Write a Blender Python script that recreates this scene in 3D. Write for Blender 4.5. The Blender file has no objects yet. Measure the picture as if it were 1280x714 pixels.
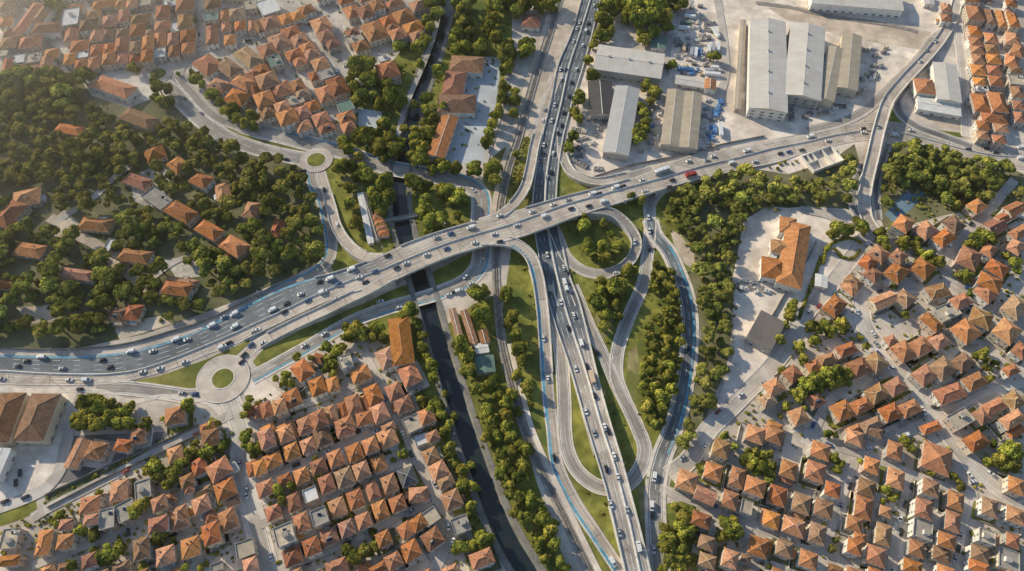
import bpy, math, random
from math import sin, cos, tan, pi, radians, atan2, hypot, sqrt, floor
from mathutils import Vector, Matrix
from mathutils.geometry import delaunay_2d_cdt

random.seed(7)
SC = bpy.context.scene
COL = SC.collection

# ------------------------------------------------------------------ survey
# The site was surveyed on an aerial picture 1280 px wide; G() puts a surveyed
# point on the ground (or at height z) in metres. x = east, y = north.
F, PITCH, H = 867.0, radians(58.0), 368.0
CY = -H / tan(PITCH)
def G(px, py, z=0.0):
    a, b = (px - 640.0) / F, (357.0 - py) / F
    dx, dy, dz = a, cos(PITCH) + b * sin(PITCH), -sin(PITCH) + b * cos(PITCH)
    t = (z - H) / dz
    return Vector((dx * t, CY + dy * t, z))
OX, OY, ZF = (0, 320, 640, 960), (0, 179, 357, 535), 3.9875
def PX(col, row, x, y):
    return OX[col] + x / ZF, OY[row] + y / ZF

# ------------------------------------------------------------------ objects
def link(o, parent=None):
    COL.objects.link(o)
    if parent is not None:
        o.parent = parent
    return o
def obj(name, me, parent=None, loc=None, rz=0.0):
    o = bpy.data.objects.new(name, me)
    if loc is not None:
        o.location = loc
    o.rotation_euler = (0, 0, rz)
    return link(o, parent)
def tag(o, label, cat=None, group=None, kind=None):
    o['label'] = label
    if cat: o['category'] = cat
    if group: o['group'] = group
    if kind: o['kind'] = kind
    return o

class MB:
    """collects faces (with a material slot and uv) for one mesh"""
    def __init__(s):
        s.v, s.f, s.m, s.uv = [], [], [], []
    def face(s, pts, m=0, uv=None):
        n = len(s.v)
        s.v += [tuple(p) for p in pts]
        s.f.append(tuple(range(n, n + len(pts))))
        s.m.append(m)
        s.uv.append(uv or [(0.0, 0.0)] * len(pts))
    def box(s, x0, x1, y0, y1, z0, z1, m=0, rot=0.0, piv=(0, 0), bottom=False, mt=None):
        c, q = cos(rot), sin(rot)
        def P(x, y, z):
            X, Y = x - piv[0], y - piv[1]
            return (piv[0] + c * X - q * Y, piv[1] + q * X + c * Y, z)
        a = [P(x0, y0, z0), P(x1, y0, z0), P(x1, y1, z0), P(x0, y1, z0)]
        b = [P(x0, y0, z1), P(x1, y0, z1), P(x1, y1, z1), P(x0, y1, z1)]
        s.face(b, m if mt is None else mt, [(x0, y0), (x1, y0), (x1, y1), (x0, y1)])
        for i in range(4):
            j = (i + 1) % 4
            s.face([a[i], a[j], b[j], b[i]], m)
        if bottom:
            s.face(a[::-1], m)
    def tube(s, p, q, r0, r1, n=6, m=0):
        p, q = Vector(p), Vector(q)
        d = (q - p).normalized()
        u = d.orthogonal().normalized()
        w = d.cross(u)
        A = [p + (u * cos(2 * pi * i / n) + w * sin(2 * pi * i / n)) * r0 for i in range(n)]
        B = [q + (u * cos(2 * pi * i / n) + w * sin(2 * pi * i / n)) * r1 for i in range(n)]
        for i in range(n):
            j = (i + 1) % n
            s.face([A[i], A[j], B[j], B[i]], m)
        s.face(B, m)
        s.face(A[::-1], m)
    def mesh(s, name, mats, smooth=False):
        me = bpy.data.meshes.new(name)
        me.from_pydata(s.v, [], s.f)
        for mt in mats:
            me.materials.append(mt)
        me.polygons.foreach_set('material_index', s.m)
        ul = me.uv_layers.new(name='UVMap')
        flat = [c for uvs in s.uv for p in uvs for c in p]
        ul.data.foreach_set('uv', flat)
        if smooth:
            me.polygons.foreach_set('use_smooth', [True] * len(s.f))
        me.update()
        return me

def inpoly(x, y, poly):
    r, j = False, len(poly) - 1
    for i in range(len(poly)):
        xi, yi = poly[i][0], poly[i][1]
        xj, yj = poly[j][0], poly[j][1]
        if (yi > y) != (yj > y) and x < (xj - xi) * (y - yi) / (yj - yi) + xi:
            r = not r
        j = i
    return r

def spline(P, step=3.0):
    """Catmull-Rom through points given as lists of floats (any dimension), resampled"""
    n = len(P)
    if n == 2:
        P = [P[0], [(a + b) / 2 for a, b in zip(P[0], P[1])], P[1]]
        n = 3
    out = []
    for i in range(n - 1):
        p1, p2 = P[i], P[i + 1]
        p0 = P[i - 1] if i else [2 * a - b for a, b in zip(p1, p2)]
        p3 = P[i + 2] if i + 2 < n else [2 * b - a for a, b in zip(p1, p2)]
        d = max(hypot(p2[0] - p1[0], p2[1] - p1[1]), 0.01)
        k = max(1, int(round(d / step)))
        # centripetal-like: scale tangents by the local spacing
        d0 = max(hypot(p1[0] - p0[0], p1[1] - p0[1]), 0.01)
        d2 = max(hypot(p3[0] - p2[0], p3[1] - p2[1]), 0.01)
        m1 = [d * ((b - a) / d0 * d + (c - b) / d * d0) / (d0 + d) for a, b, c in zip(p0, p1, p2)]
        m2 = [d * ((b - a) / d * d2 + (c - b) / d2 * d) / (d + d2) for a, b, c in zip(p1, p2, p3)]
        for j in range(k):
            t = j / k
            h00, h10, h01, h11 = 2*t**3-3*t*t+1, t**3-2*t*t+t, -2*t**3+3*t*t, t**3-t*t
            out.append([h00*a + h10*ma + h01*b + h11*mb for a, ma, b, mb in zip(p1, m1, p2, m2)])
    out.append(list(P[-1]))
    return out

# ------------------------------------------------------------------ materials
def new_mat(name):
    m = bpy.data.materials.new(name)
    m.use_nodes = True
    nt = m.node_tree
    for n in list(nt.nodes):
        nt.nodes.remove(n)
    return m, nt
def N(nt, t, **kw):
    n = nt.nodes.new(t)
    for k, v in kw.items():
        if k in ('inp',):
            for a, b in v.items():
                n.inputs[a].default_value = b
        else:
            setattr(n, k, v)
    return n
def mixc(nt, fac, a, b, blend='MIX'):
    n = nt.nodes.new('ShaderNodeMix')
    n.data_type = 'RGBA'
    n.blend_type = blend
    n.clamp_factor = True
    for sock, v in ((n.inputs[0], fac), (n.inputs[6], a), (n.inputs[7], b)):
        if hasattr(v, 'is_output'):
            nt.links.new(v, sock)
        elif sock == n.inputs[0]:
            sock.default_value = v
        else:
            sock.default_value = (*v[:3], 1)
    return n.outputs[2]
def noise(nt, vec, scale, detail=4.0, rough=0.6):
    n = N(nt, 'ShaderNodeTexNoise', inp={'Scale': scale, 'Detail': detail, 'Roughness': rough})
    nt.links.new(vec, n.inputs['Vector'])
    return n.outputs['Fac']
def ramp(nt, fac, lo, hi):
    n = N(nt, 'ShaderNodeMapRange', inp={'From Min': lo, 'From Max': hi})
    nt.links.new(fac, n.inputs['Value'])
    return n.outputs['Result']
def finish(nt, color, rough=0.9, spec=0.3, bump=None, bstr=0.3, bdist=0.3, metal=0.0):
    b = N(nt, 'ShaderNodeBsdfPrincipled')
    b.inputs['Roughness'].default_value = rough
    b.inputs['Specular IOR Level'].default_value = spec
    b.inputs['Metallic'].default_value = metal
    if hasattr(color, 'is_output'):
        nt.links.new(color, b.inputs['Base Color'])
    else:
        b.inputs['Base Color'].default_value = (*color, 1)
    if bump is not None:
        bn = N(nt, 'ShaderNodeBump', inp={'Strength': bstr, 'Distance': bdist})
        nt.links.new(bump, bn.inputs['Height'])
        nt.links.new(bn.outputs['Normal'], b.inputs['Normal'])
    o = N(nt, 'ShaderNodeOutputMaterial')
    nt.links.new(b.outputs['BSDF'], o.inputs['Surface'])
def wpos(nt):
    return N(nt, 'ShaderNodeNewGeometry').outputs['Position']
def plain(name, c, rough=0.8, spec=0.3, var=0.25, scale=0.25, vary_obj=0.0, metal=0.0, c2=None, fine=2.0):
    """a weathered surface: broad stains, fine grain and a per-object tint"""
    m, nt = new_mat(name)
    p = wpos(nt)
    lo = tuple(x * (1 - var) for x in c)
    hi = tuple(min(1, x * (1 + var)) for x in c)
    col = mixc(nt, ramp(nt, noise(nt, p, scale), 0.32, 0.68), lo, hi)
    if c2:
        col = mixc(nt, ramp(nt, noise(nt, p, scale * 0.37, 5), 0.48, 0.62), col, c2)
    g = noise(nt, p, fine, 3)
    col = mixc(nt, ramp(nt, g, 0.3, 0.7), mixc(nt, 0.5, col, (0, 0, 0)), col) if False else mixc(nt, 0.35, col, g, 'OVERLAY')
    if vary_obj:
        oi = N(nt, 'ShaderNodeObjectInfo')
        hs = N(nt, 'ShaderNodeHueSaturation')
        mr = N(nt, 'ShaderNodeMapRange', inp={'To Min': 1 - vary_obj, 'To Max': 1 + vary_obj})
        nt.links.new(oi.outputs['Random'], mr.inputs['Value'])
        nt.links.new(mr.outputs['Result'], hs.inputs['Value'])
        nt.links.new(col, hs.inputs['Color'])
        col = hs.outputs['Color']
    finish(nt, col, rough, spec, metal=metal)
    return m

def road_mat(name, c, wear=0.2, dark=None, axis="X", frm=0.0, to=1.0, joints=0.0):
    """asphalt: wheel tracks along the lanes, patches, cracks and grain"""
    m, nt = new_mat(name)
    p = wpos(nt)
    uv = N(nt, 'ShaderNodeUVMap')
    sep = N(nt, 'ShaderNodeSeparateXYZ')
    nt.links.new(uv.outputs['UV'], sep.inputs[0])
    mul = N(nt, 'ShaderNodeMath', operation='MULTIPLY', inp={1: 2 * pi / 1.75})
    nt.links.new(sep.outputs['X'], mul.inputs[0])
    sn = N(nt, 'ShaderNodeMath', operation='SINE')
    nt.links.new(mul.outputs[0], sn.inputs[0])
    st = N(nt, 'ShaderNodeMapping', inp={'Scale': (1.2, 0.02, 1)})
    nt.links.new(uv.outputs['UV'], st.inputs['Vector'])
    streak = noise(nt, st.outputs['Vector'], 1.0, 3)
    lo, hi = tuple(x * 0.78 for x in c), tuple(min(1, x * 1.18) for x in c)
    col = mixc(nt, ramp(nt, noise(nt, p, 0.05, 5), 0.35, 0.65), lo, hi)
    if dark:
        # shade painted into the asphalt colour: a darker stretch with a ragged edge
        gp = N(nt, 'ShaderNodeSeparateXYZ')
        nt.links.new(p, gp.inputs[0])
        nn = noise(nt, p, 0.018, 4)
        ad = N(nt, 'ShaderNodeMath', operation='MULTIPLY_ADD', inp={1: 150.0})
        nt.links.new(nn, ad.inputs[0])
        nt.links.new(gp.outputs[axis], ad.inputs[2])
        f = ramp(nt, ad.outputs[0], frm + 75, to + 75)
        shade_col = mixc(nt, ramp(nt, noise(nt, p, 0.09, 5), 0.35, 0.7), tuple(x * .8 for x in dark), tuple(x * 1.25 for x in dark))
        col = mixc(nt, f, shade_col, col)
    blot = noise(nt, p, 0.3, 3)
    col = mixc(nt, ramp(nt, streak, 0.3, 0.75), mixc(nt, 0.3, col, (0.02, 0.02, 0.02)), col)
    col = mixc(nt, ramp(nt, blot, 0.62, 0.72), col, mixc(nt, 0.25, col, (0.03, 0.03, 0.03)))
    if joints:
        mo = N(nt, 'ShaderNodeMath', operation='PINGPONG', inp={1: joints})
        nt.links.new(sep.outputs['Y'], mo.inputs[0])
        lt = N(nt, 'ShaderNodeMath', operation='LESS_THAN', inp={1: 0.18})
        nt.links.new(mo.outputs[0], lt.inputs[0])
        col = mixc(nt, lt.outputs[0], col, (0.2, 0.18, 0.16))
    tr = ramp(nt, sn.outputs[0], -1.0, 1.0)
    dk = N(nt, 'ShaderNodeMath', operation='MULTIPLY', inp={1: wear})
    nt.links.new(tr, dk.inputs[0])
    col = mixc(nt, dk.outputs[0], col, mixc(nt, 0.75, col, (0.04, 0.04, 0.04)))
    vo = N(nt, 'ShaderNodeTexVoronoi', feature='F1', inp={'Scale': 0.06})
    nt.links.new(p, vo.inputs['Vector'])
    vs = N(nt, 'ShaderNodeSeparateColor')
    nt.links.new(vo.outputs['Color'], vs.inputs[0])
    col = mixc(nt, 0.16, col, vs.outputs[0], 'OVERLAY')
    col = mixc(nt, 0.35, col, noise(nt, p, 2.0, 2), 'OVERLAY')
    finish(nt, col, 0.85, 0.25)
    return m

def roof_mat(name, c, c2):
    """clay tiles: courses across the slope, lichen and replaced patches, per-house tint"""
    m, nt = new_mat(name)
    uv = N(nt, 'ShaderNodeUVMap')
    p = wpos(nt)
    oi = N(nt, 'ShaderNodeObjectInfo')
    br = N(nt, 'ShaderNodeTexBrick', inp={'Scale': 1.0, 'Mortar Size': 0.03, 'Brick Width': 0.42, 'Row Height': 0.5,
          'Color1': (*c, 1), 'Color2': (*c2, 1), 'Mortar': (c[0] * .45, c[1] * .45, c[2] * .45, 1)})
    nt.links.new(uv.outputs['UV'], br.inputs['Vector'])
    col = mixc(nt, ramp(nt, noise(nt, p, 0.35, 5), 0.4, 0.7), br.outputs['Color'], tuple(x * 0.55 for x in c2))
    col = mixc(nt, ramp(nt, noise(nt, p, 1.1, 4), 0.55, 0.75), col, (min(1, c[0] * 1.25), c[1] * 1.5, c[2] * 1.8))
    st = N(nt, 'ShaderNodeMapping', inp={'Scale': (1.6, 0.12, 1)})
    nt.links.new(uv.outputs['UV'], st.inputs['Vector'])
    col = mixc(nt, ramp(nt, noise(nt, st.outputs['Vector'], 1.0, 3), 0.5, 0.8), col, tuple(x * 0.5 for x in c))
    hs = N(nt, 'ShaderNodeHueSaturation')
    for sock, a, b, k in (('Value', 0.68, 1.2, 1.0), ('Saturation', 0.78, 1.04, 7.31), ('Hue', 0.494, 0.511, 13.7)):
        mm = N(nt, 'ShaderNodeMath', operation='MULTIPLY', inp={1: k})
        nt.links.new(oi.outputs['Random'], mm.inputs[0])
        fr = N(nt, 'ShaderNodeMath', operation='FRACT')
        nt.links.new(mm.outputs[0], fr.inputs[0])
        mr = N(nt, 'ShaderNodeMapRange', inp={'To Min': a, 'To Max': b})
        nt.links.new(fr.outputs[0], mr.inputs['Value'])
        nt.links.new(mr.outputs['Result'], hs.inputs[sock])
    nt.links.new(col, hs.inputs['Color'])
    finish(nt, hs.outputs['Color'], 0.85, 0.2, bump=br.outputs['Fac'], bstr=0.4, bdist=0.05)
    return m

def corrugated(name, c, c2, rust=0.25):
    """sheet-metal roof: ribs down the slope, overlapping sheets, rust and dirt"""
    m, nt = new_mat(name)
    uv = N(nt, 'ShaderNodeUVMap')
    p = wpos(nt)
    br = N(nt, 'ShaderNodeTexBrick', inp={'Scale': 1.0, 'Mortar Size': 0.06, 'Brick Width': 1.1, 'Row Height': 7.0,
          'Color1': (*c, 1), 'Color2': (*[x * .9 for x in c], 1), 'Mortar': (*[x * .7 for x in c], 1)})
    nt.links.new(uv.outputs['UV'], br.inputs['Vector'])
    col = mixc(nt, ramp(nt, noise(nt, p, 0.12, 5), 0.42, 0.7), br.outputs['Color'], c2)
    st = N(nt, 'ShaderNodeMapping', inp={'Scale': (1.2, 0.06, 1)})
    nt.links.new(uv.outputs['UV'], st.inputs['Vector'])
    f = N(nt, 'ShaderNodeMath', operation='MULTIPLY', inp={1: rust})
    nt.links.new(ramp(nt, noise(nt, st.outputs['Vector'], 1.0, 4), 0.45, 0.75), f.inputs[0])
    col = mixc(nt, f.outputs[0], col, (0.2, 0.13, 0.08))
    finish(nt, col, 0.6, 0.4, bump=br.outputs['Fac'], bstr=0.3, bdist=0.05)
    return m

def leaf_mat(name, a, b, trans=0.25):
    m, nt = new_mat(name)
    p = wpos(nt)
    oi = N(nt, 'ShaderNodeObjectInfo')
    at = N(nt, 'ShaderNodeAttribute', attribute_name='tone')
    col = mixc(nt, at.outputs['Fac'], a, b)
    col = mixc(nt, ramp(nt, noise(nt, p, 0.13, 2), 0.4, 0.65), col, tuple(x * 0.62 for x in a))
    hs = N(nt, 'ShaderNodeHueSaturation')
    for sock, lo, hi, k in (('Value', 0.62, 1.3, 1.0), ('Hue', 0.475, 0.515, 9.17)):
        mm = N(nt, 'ShaderNodeMath', operation='MULTIPLY', inp={1: k})
        nt.links.new(oi.outputs['Random'], mm.inputs[0])
        fr = N(nt, 'ShaderNodeMath', operation='FRACT')
        nt.links.new(mm.outputs[0], fr.inputs[0])
        mr = N(nt, 'ShaderNodeMapRange', inp={'To Min': lo, 'To Max': hi})
        nt.links.new(fr.outputs[0], mr.inputs['Value'])
        nt.links.new(mr.outputs['Result'], hs.inputs[sock])
    nt.links.new(col, hs.inputs['Color'])
    d = N(nt, 'ShaderNodeBsdfDiffuse')
    t = N(nt, 'ShaderNodeBsdfTranslucent')
    nt.links.new(hs.outputs['Color'], d.inputs['Color'])
    nt.links.new(hs.outputs['Color'], t.inputs['Color'])
    mx = N(nt, 'ShaderNodeMixShader', inp={0: trans})
    nt.links.new(d.outputs[0], mx.inputs[1])
    nt.links.new(t.outputs[0], mx.inputs[2])
    o = N(nt, 'ShaderNodeOutputMaterial')
    nt.links.new(mx.outputs[0], o.inputs['Surface'])
    return m

M = {}
M['ground'] = plain('town ground', (0.62, 0.53, 0.44), 0.95, 0.15, 0.3, 0.06, c2=(0.42, 0.355, 0.285), fine=1.2)
M['soil'] = plain('woodland soil', (0.20, 0.185, 0.10), 0.95, 0.1, 0.35, 0.05, c2=(0.09, 0.105, 0.04), fine=1.0)  # darkened so the gaps between crowns read as shade
M['dirt'] = plain('sandy dirt', (0.62, 0.50, 0.38), 0.95, 0.1, 0.25, 0.08, c2=(0.46, 0.37, 0.28), fine=1.0)
M['grass'] = plain('lawn', (0.23, 0.22, 0.05), 0.95, 0.1, 0.45, 0.12, c2=(0.115, 0.145, 0.036), fine=1.6)
M['grass_dry'] = plain('dry lawn', (0.25, 0.225, 0.065), 0.95, 0.1, 0.35, 0.07, c2=(0.13, 0.145, 0.035), fine=1.6)
M['lot'] = plain('concrete yard', (0.80, 0.68, 0.56), 0.9, 0.2, 0.24, 0.09, c2=(0.56, 0.47, 0.385), fine=0.9)
M['lot_blue'] = plain('playground concrete', (0.55, 0.56, 0.56), 0.9, 0.2, 0.15, 0.06, c2=(0.44, 0.45, 0.45), fine=0.9)
M['asphalt'] = road_mat('worn asphalt', (0.48, 0.42, 0.36), 0.26)
M['asphalt_hw'] = road_mat('highway asphalt', (0.58, 0.49, 0.41), 0.28, (0.17, 0.19, 0.205), 'Y', -20, -70)  # shade painted into the northern stretch
M['asphalt_far'] = road_mat('far flyover surface', (0.62, 0.52, 0.425), 0.26, (0.21, 0.225, 0.235), 'X', -110, -70, 12.0)  # western stretch carries the wood's shadow as painted colour
M['asphalt_fr'] = road_mat('frontage asphalt', (0.46, 0.41, 0.355), 0.25, (0.19, 0.205, 0.215), 'Y', -95, -135)  # tree shade painted into the upper stretch
M['asphalt_main'] = road_mat('flyover surface', (0.66, 0.55, 0.45), 0.26, None, 'X', 0, 1, 12.0)
M['asphalt_dark'] = road_mat('dark asphalt', (0.25, 0.235, 0.22))
M['street'] = road_mat('street surface', (0.66, 0.58, 0.50), 0.12)
M['kerb'] = plain('pale kerb concrete', (0.70, 0.61, 0.52), 0.9, 0.2, 0.18, 0.2)
M['ring'] = plain('pale ring asphalt', (0.64, 0.54, 0.45), 0.9, 0.2, 0.2, 0.12, c2=(0.5, 0.42, 0.35))
M['court'] = plain('blue-grey court', (0.16, 0.24, 0.29), 0.9, 0.2, 0.15, 0.1)
M['concrete'] = plain('concrete', (0.56, 0.52, 0.46), 0.9, 0.2, 0.22, 0.15, c2=(0.30, 0.27, 0.23))
M['concrete_dark'] = plain('stained concrete', (0.24, 0.225, 0.20), 0.9, 0.2, 0.3, 0.12)
M['paint'] = plain('road paint', (0.85, 0.83, 0.79), 0.7, 0.3, 0.2, 0.5)
M['blue_paint'] = plain('faded blue lane paint', (0.12, 0.33, 0.44), 0.7, 0.3, 0.35, 0.25, c2=(0.30, 0.36, 0.38), fine=1.0)
M['ballast'] = plain('track ballast', (0.36, 0.32, 0.275), 0.95, 0.1, 0.3, 0.3)
M['rail'] = plain('rail steel', (0.22, 0.17, 0.14), 0.5, 0.4, 0.2, 1.0, metal=0.5)
M['sleeper'] = plain('sleepers', (0.13, 0.11, 0.095), 0.9, 0.1, 0.2, 1.0)
M['wall_w'] = plain('white render', (0.70, 0.66, 0.59), 0.9, 0.2, 0.12, 0.3, 0.12)
M['wall_c'] = plain('cream render', (0.60, 0.50, 0.37), 0.9, 0.2, 0.14, 0.3, 0.15)
M['wall_g'] = plain('grey render', (0.42, 0.39, 0.35), 0.9, 0.2, 0.18, 0.3, 0.15)
M['wall_p'] = plain('pinkish render', (0.55, 0.40, 0.31), 0.9, 0.2, 0.15, 0.3, 0.15)
M['roof_o'] = roof_mat('orange clay tiles', (0.70, 0.265, 0.085), (0.56, 0.20, 0.068))
M['roof_r'] = roof_mat('reddish clay tiles', (0.58, 0.205, 0.075), (0.45, 0.16, 0.062))
M['roof_b'] = roof_mat('weathered brown tiles', (0.46, 0.22, 0.09), (0.34, 0.165, 0.072))
M['roof_t'] = roof_mat('pale ochre tiles', (0.56, 0.30, 0.13), (0.45, 0.23, 0.10))
M['roof_p'] = roof_mat('pink clay tiles', (0.60, 0.26, 0.13), (0.50, 0.21, 0.105))
M['roof_g'] = roof_mat('grey slates', (0.23, 0.215, 0.20), (0.18, 0.17, 0.16))
M['flat_g'] = plain('grey roof screed', (0.36, 0.32, 0.27), 0.9, 0.2, 0.2, 0.3, 0.12)
M['flat_t'] = plain('tan roof screed', (0.47, 0.39, 0.285), 0.9, 0.2, 0.18, 0.3, 0.12)
M['flat_w'] = plain('white roof coating', (0.66, 0.63, 0.58), 0.85, 0.2, 0.12, 0.3, 0.08)
M['flat_d'] = plain('dark felt roof', (0.13, 0.12, 0.115), 0.9, 0.2, 0.25, 0.3)
M['flat_v'] = plain('green roof sheet', (0.14, 0.21, 0.17), 0.8, 0.3, 0.2, 0.3)
M['metal_w'] = corrugated('pale sheet roof', (0.66, 0.61, 0.54), (0.55, 0.49, 0.42), 0.12)
M['metal_g'] = corrugated('grey sheet roof', (0.50, 0.485, 0.455), (0.41, 0.395, 0.365), 0.15)
M['metal_t'] = corrugated('rusty tan sheet roof', (0.50, 0.42, 0.31), (0.38, 0.31, 0.22), 0.5)
M['metal_d'] = corrugated('dark brown sheet roof', (0.20, 0.175, 0.15), (0.14, 0.125, 0.11), 0.3)
M['glass'] = plain('window glass', (0.035, 0.045, 0.055), 0.12, 0.6, 0.1, 1.0)
M['frame'] = plain('window frame', (0.6, 0.57, 0.52), 0.6, 0.3, 0.1, 1.0)
M['doorwood'] = plain('door wood', (0.14, 0.075, 0.04), 0.7, 0.3, 0.2, 1.0)
M['chimney'] = plain('chimney brick', (0.36, 0.19, 0.12), 0.9, 0.2, 0.25, 1.5)
M['trunk'] = plain('bark', (0.095, 0.07, 0.045), 0.95, 0.1, 0.3, 1.5)
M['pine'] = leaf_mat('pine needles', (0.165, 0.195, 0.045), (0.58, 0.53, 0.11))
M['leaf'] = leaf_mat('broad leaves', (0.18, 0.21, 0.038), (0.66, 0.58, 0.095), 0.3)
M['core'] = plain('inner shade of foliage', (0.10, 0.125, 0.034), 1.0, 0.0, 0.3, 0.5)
M['tyre'] = plain('tyre rubber', (0.02, 0.02, 0.02), 0.9, 0.2, 0.1, 1.0)
M['rim'] = plain('wheel rim', (0.4, 0.4, 0.4), 0.4, 0.5, 0.1, 1.0)
M['carglass'] = plain('car glass', (0.02, 0.025, 0.03), 0.08, 0.7, 0.05, 1.0)
M['lampred'] = plain('rear lamp', (0.35, 0.02, 0.015), 0.3, 0.5, 0.05, 1.0)
M['lampwhite'] = plain('head lamp', (0.75, 0.75, 0.7), 0.2, 0.6, 0.05, 1.0)
for k, c in dict(w=(0.78, 0.77, 0.74), s=(0.42, 0.43, 0.44), k=(0.025, 0.026, 0.03), b=(0.03, 0.10, 0.27), r=(0.38, 0.05, 0.035), t=(0.62, 0.47, 0.31)).items():
    M['car_' + k] = plain('car paint ' + k, c, 0.25, 0.6, 0.04, 0.5)
M['tarp'] = plain('blue tarpaulin', (0.09, 0.22, 0.42), 0.6, 0.4, 0.35, 0.6)
M['steel'] = plain('galvanised steel', (0.38, 0.385, 0.38), 0.5, 0.5, 0.1, 1.0, metal=0.4)
M['barrier'] = plain('barrier concrete', (0.60, 0.565, 0.51), 0.9, 0.2, 0.2, 0.4)
M['scrap'] = plain('scrap', (0.22, 0.20, 0.185), 0.8, 0.3, 0.6, 0.5, c2=(0.42, 0.39, 0.36))
M['lawnworn'] = plain('worn grass', (0.30, 0.255, 0.12), 0.95, 0.1, 0.35, 0.15, c2=(0.17, 0.18, 0.05), fine=1.5)
M['paving'] = plain('yard paving', (0.50, 0.44, 0.37), 0.9, 0.2, 0.2, 0.3, 0.2, c2=(0.36, 0.31, 0.26))
M['panel'] = plain('solar panel', (0.02, 0.03, 0.06), 0.15, 0.6, 0.1, 1.0)
M['hedge'] = leaf_mat('hedge leaves', (0.045, 0.06, 0.014), (0.12, 0.13, 0.03), 0.2)
# water
m, nt = new_mat('canal water')
nz = noise(nt, wpos(nt), 0.35, 4)
finish(nt, mixc(nt, ramp(nt, noise(nt, wpos(nt), 0.05, 3), 0.4, 0.6), (0.016, 0.026, 0.030), (0.028, 0.036, 0.032)), 0.18, 0.5, bump=nz, bstr=0.12, bdist=0.1)
M['water'] = m
M['metal_k'] = corrugated('near-black sheet roof', (0.085, 0.075, 0.07), (0.055, 0.05, 0.048), 0.2)
# ------------------------------------------------------------------ canal
CANAL_PX = [(590,-110),(575,-60),(563,0),(553,32),(538,83),(524,120),(510,179),(500,229),(500,262),(507,296),(521,338),(537,390),(551,440),(568,495),(581,536),(596,580),(616,635),(640,685),(658,714),(690,775),(720,830)]
CANAL = [Vector(p) for p in spline([[*G(x, y, -2.5)] for x, y in CANAL_PX], 12.0)]
def offset(line, d):
    out = []
    for i, p in enumerate(line):
        a, b = line[max(0, i - 1)], line[min(len(line) - 1, i + 1)]
        t = Vector((b[0] - a[0], b[1] - a[1], 0)).normalized()
        out.append(Vector((p[0] - t.y * d, p[1] + t.x * d, p[2])))
    return out
WATER_HALF, CUT_HALF, BANK_HALF = 4.7, 5.6, 8.6
def poly_of(line, h):
    return [(p.x, p.y) for p in offset(line, h)] + [(p.x, p.y) for p in reversed(offset(line, -h))]
CUT = poly_of(CANAL, CUT_HALF)

def sheet(name, label, poly, z, mat, kind='structure', cat=None):
    """flat sheet of ground inside a polygon, with the canal cut left open"""
    n = len(poly)
    vs = [Vector(p[:2]) for p in poly] + [Vector(p) for p in CUT]
    es = [(i, (i + 1) % n) for i in range(n)] + [(n + i, n + (i + 1) % len(CUT)) for i in range(len(CUT))]
    v, e, f, *_ = delaunay_2d_cdt(vs, es, [], 0, 1e-4)
    b = MB()
    for t in f:
        c = sum((v[i] for i in t), Vector((0, 0))) / len(t)
        if inpoly(c.x, c.y, poly) and not inpoly(c.x, c.y, CUT):
            q = [v[i] for i in t]
            if (q[1] - q[0]).cross(q[2] - q[0]) < 0:
                q.reverse()
            b.face([(p.x, p.y, z) for p in q])
    o = obj(name, b.mesh(name, [mat]))
    return tag(o, label, cat or name.split('_')[-1], kind=kind)
def px_poly(pts, z=0.0):
    return [G(x, y)[:2] for x, y in pts]

sheet('ground', 'pale stony town ground between houses, roads and yards', [(-2600, -900), (2600, -900), (2600, 3600), (-2600, 3600)], 0.0, M['ground'])

b = MB()
l, r = offset(CANAL, WATER_HALF), offset(CANAL, -WATER_HALF)
for i in range(len(CANAL) - 1):
    b.face([(*r[i][:2], -2.5), (*r[i+1][:2], -2.5), (*l[i+1][:2], -2.5), (*l[i][:2], -2.5)])
tag(obj('water', b.mesh('water', [M['water']])), 'dark still water running in the walled canal', 'canal water', kind='structure')
for s, nm in ((1, 'west'), (-1, 'east')):
    b = MB()
    w, c, k = offset(CANAL, s * (WATER_HALF - .05)), offset(CANAL, s * CUT_HALF), offset(CANAL, s * BANK_HALF)
    for i in range(len(CANAL) - 1):
        a = [(*w[i][:2], -2.6), (*w[i+1][:2], -2.6), (*c[i+1][:2], 0.25), (*c[i][:2], 0.25)]
        q = [(*c[i][:2], 0.25), (*c[i+1][:2], 0.25), (*k[i+1][:2], 0.25), (*k[i][:2], 0.25)]
        h = [(*k[i][:2], 0.25), (*k[i+1][:2], 0.25), (*k[i+1][:2], -0.05), (*k[i][:2], -0.05)]
        for z in (a, q, h):
            b.face(z if s < 0 else z[::-1])
    tag(obj('canal_wall', b.mesh('canal_wall', [M['concrete_dark']])), 'stained concrete wall and towpath along the canal, %s bank' % nm, 'canal wall', kind='structure')

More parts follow.
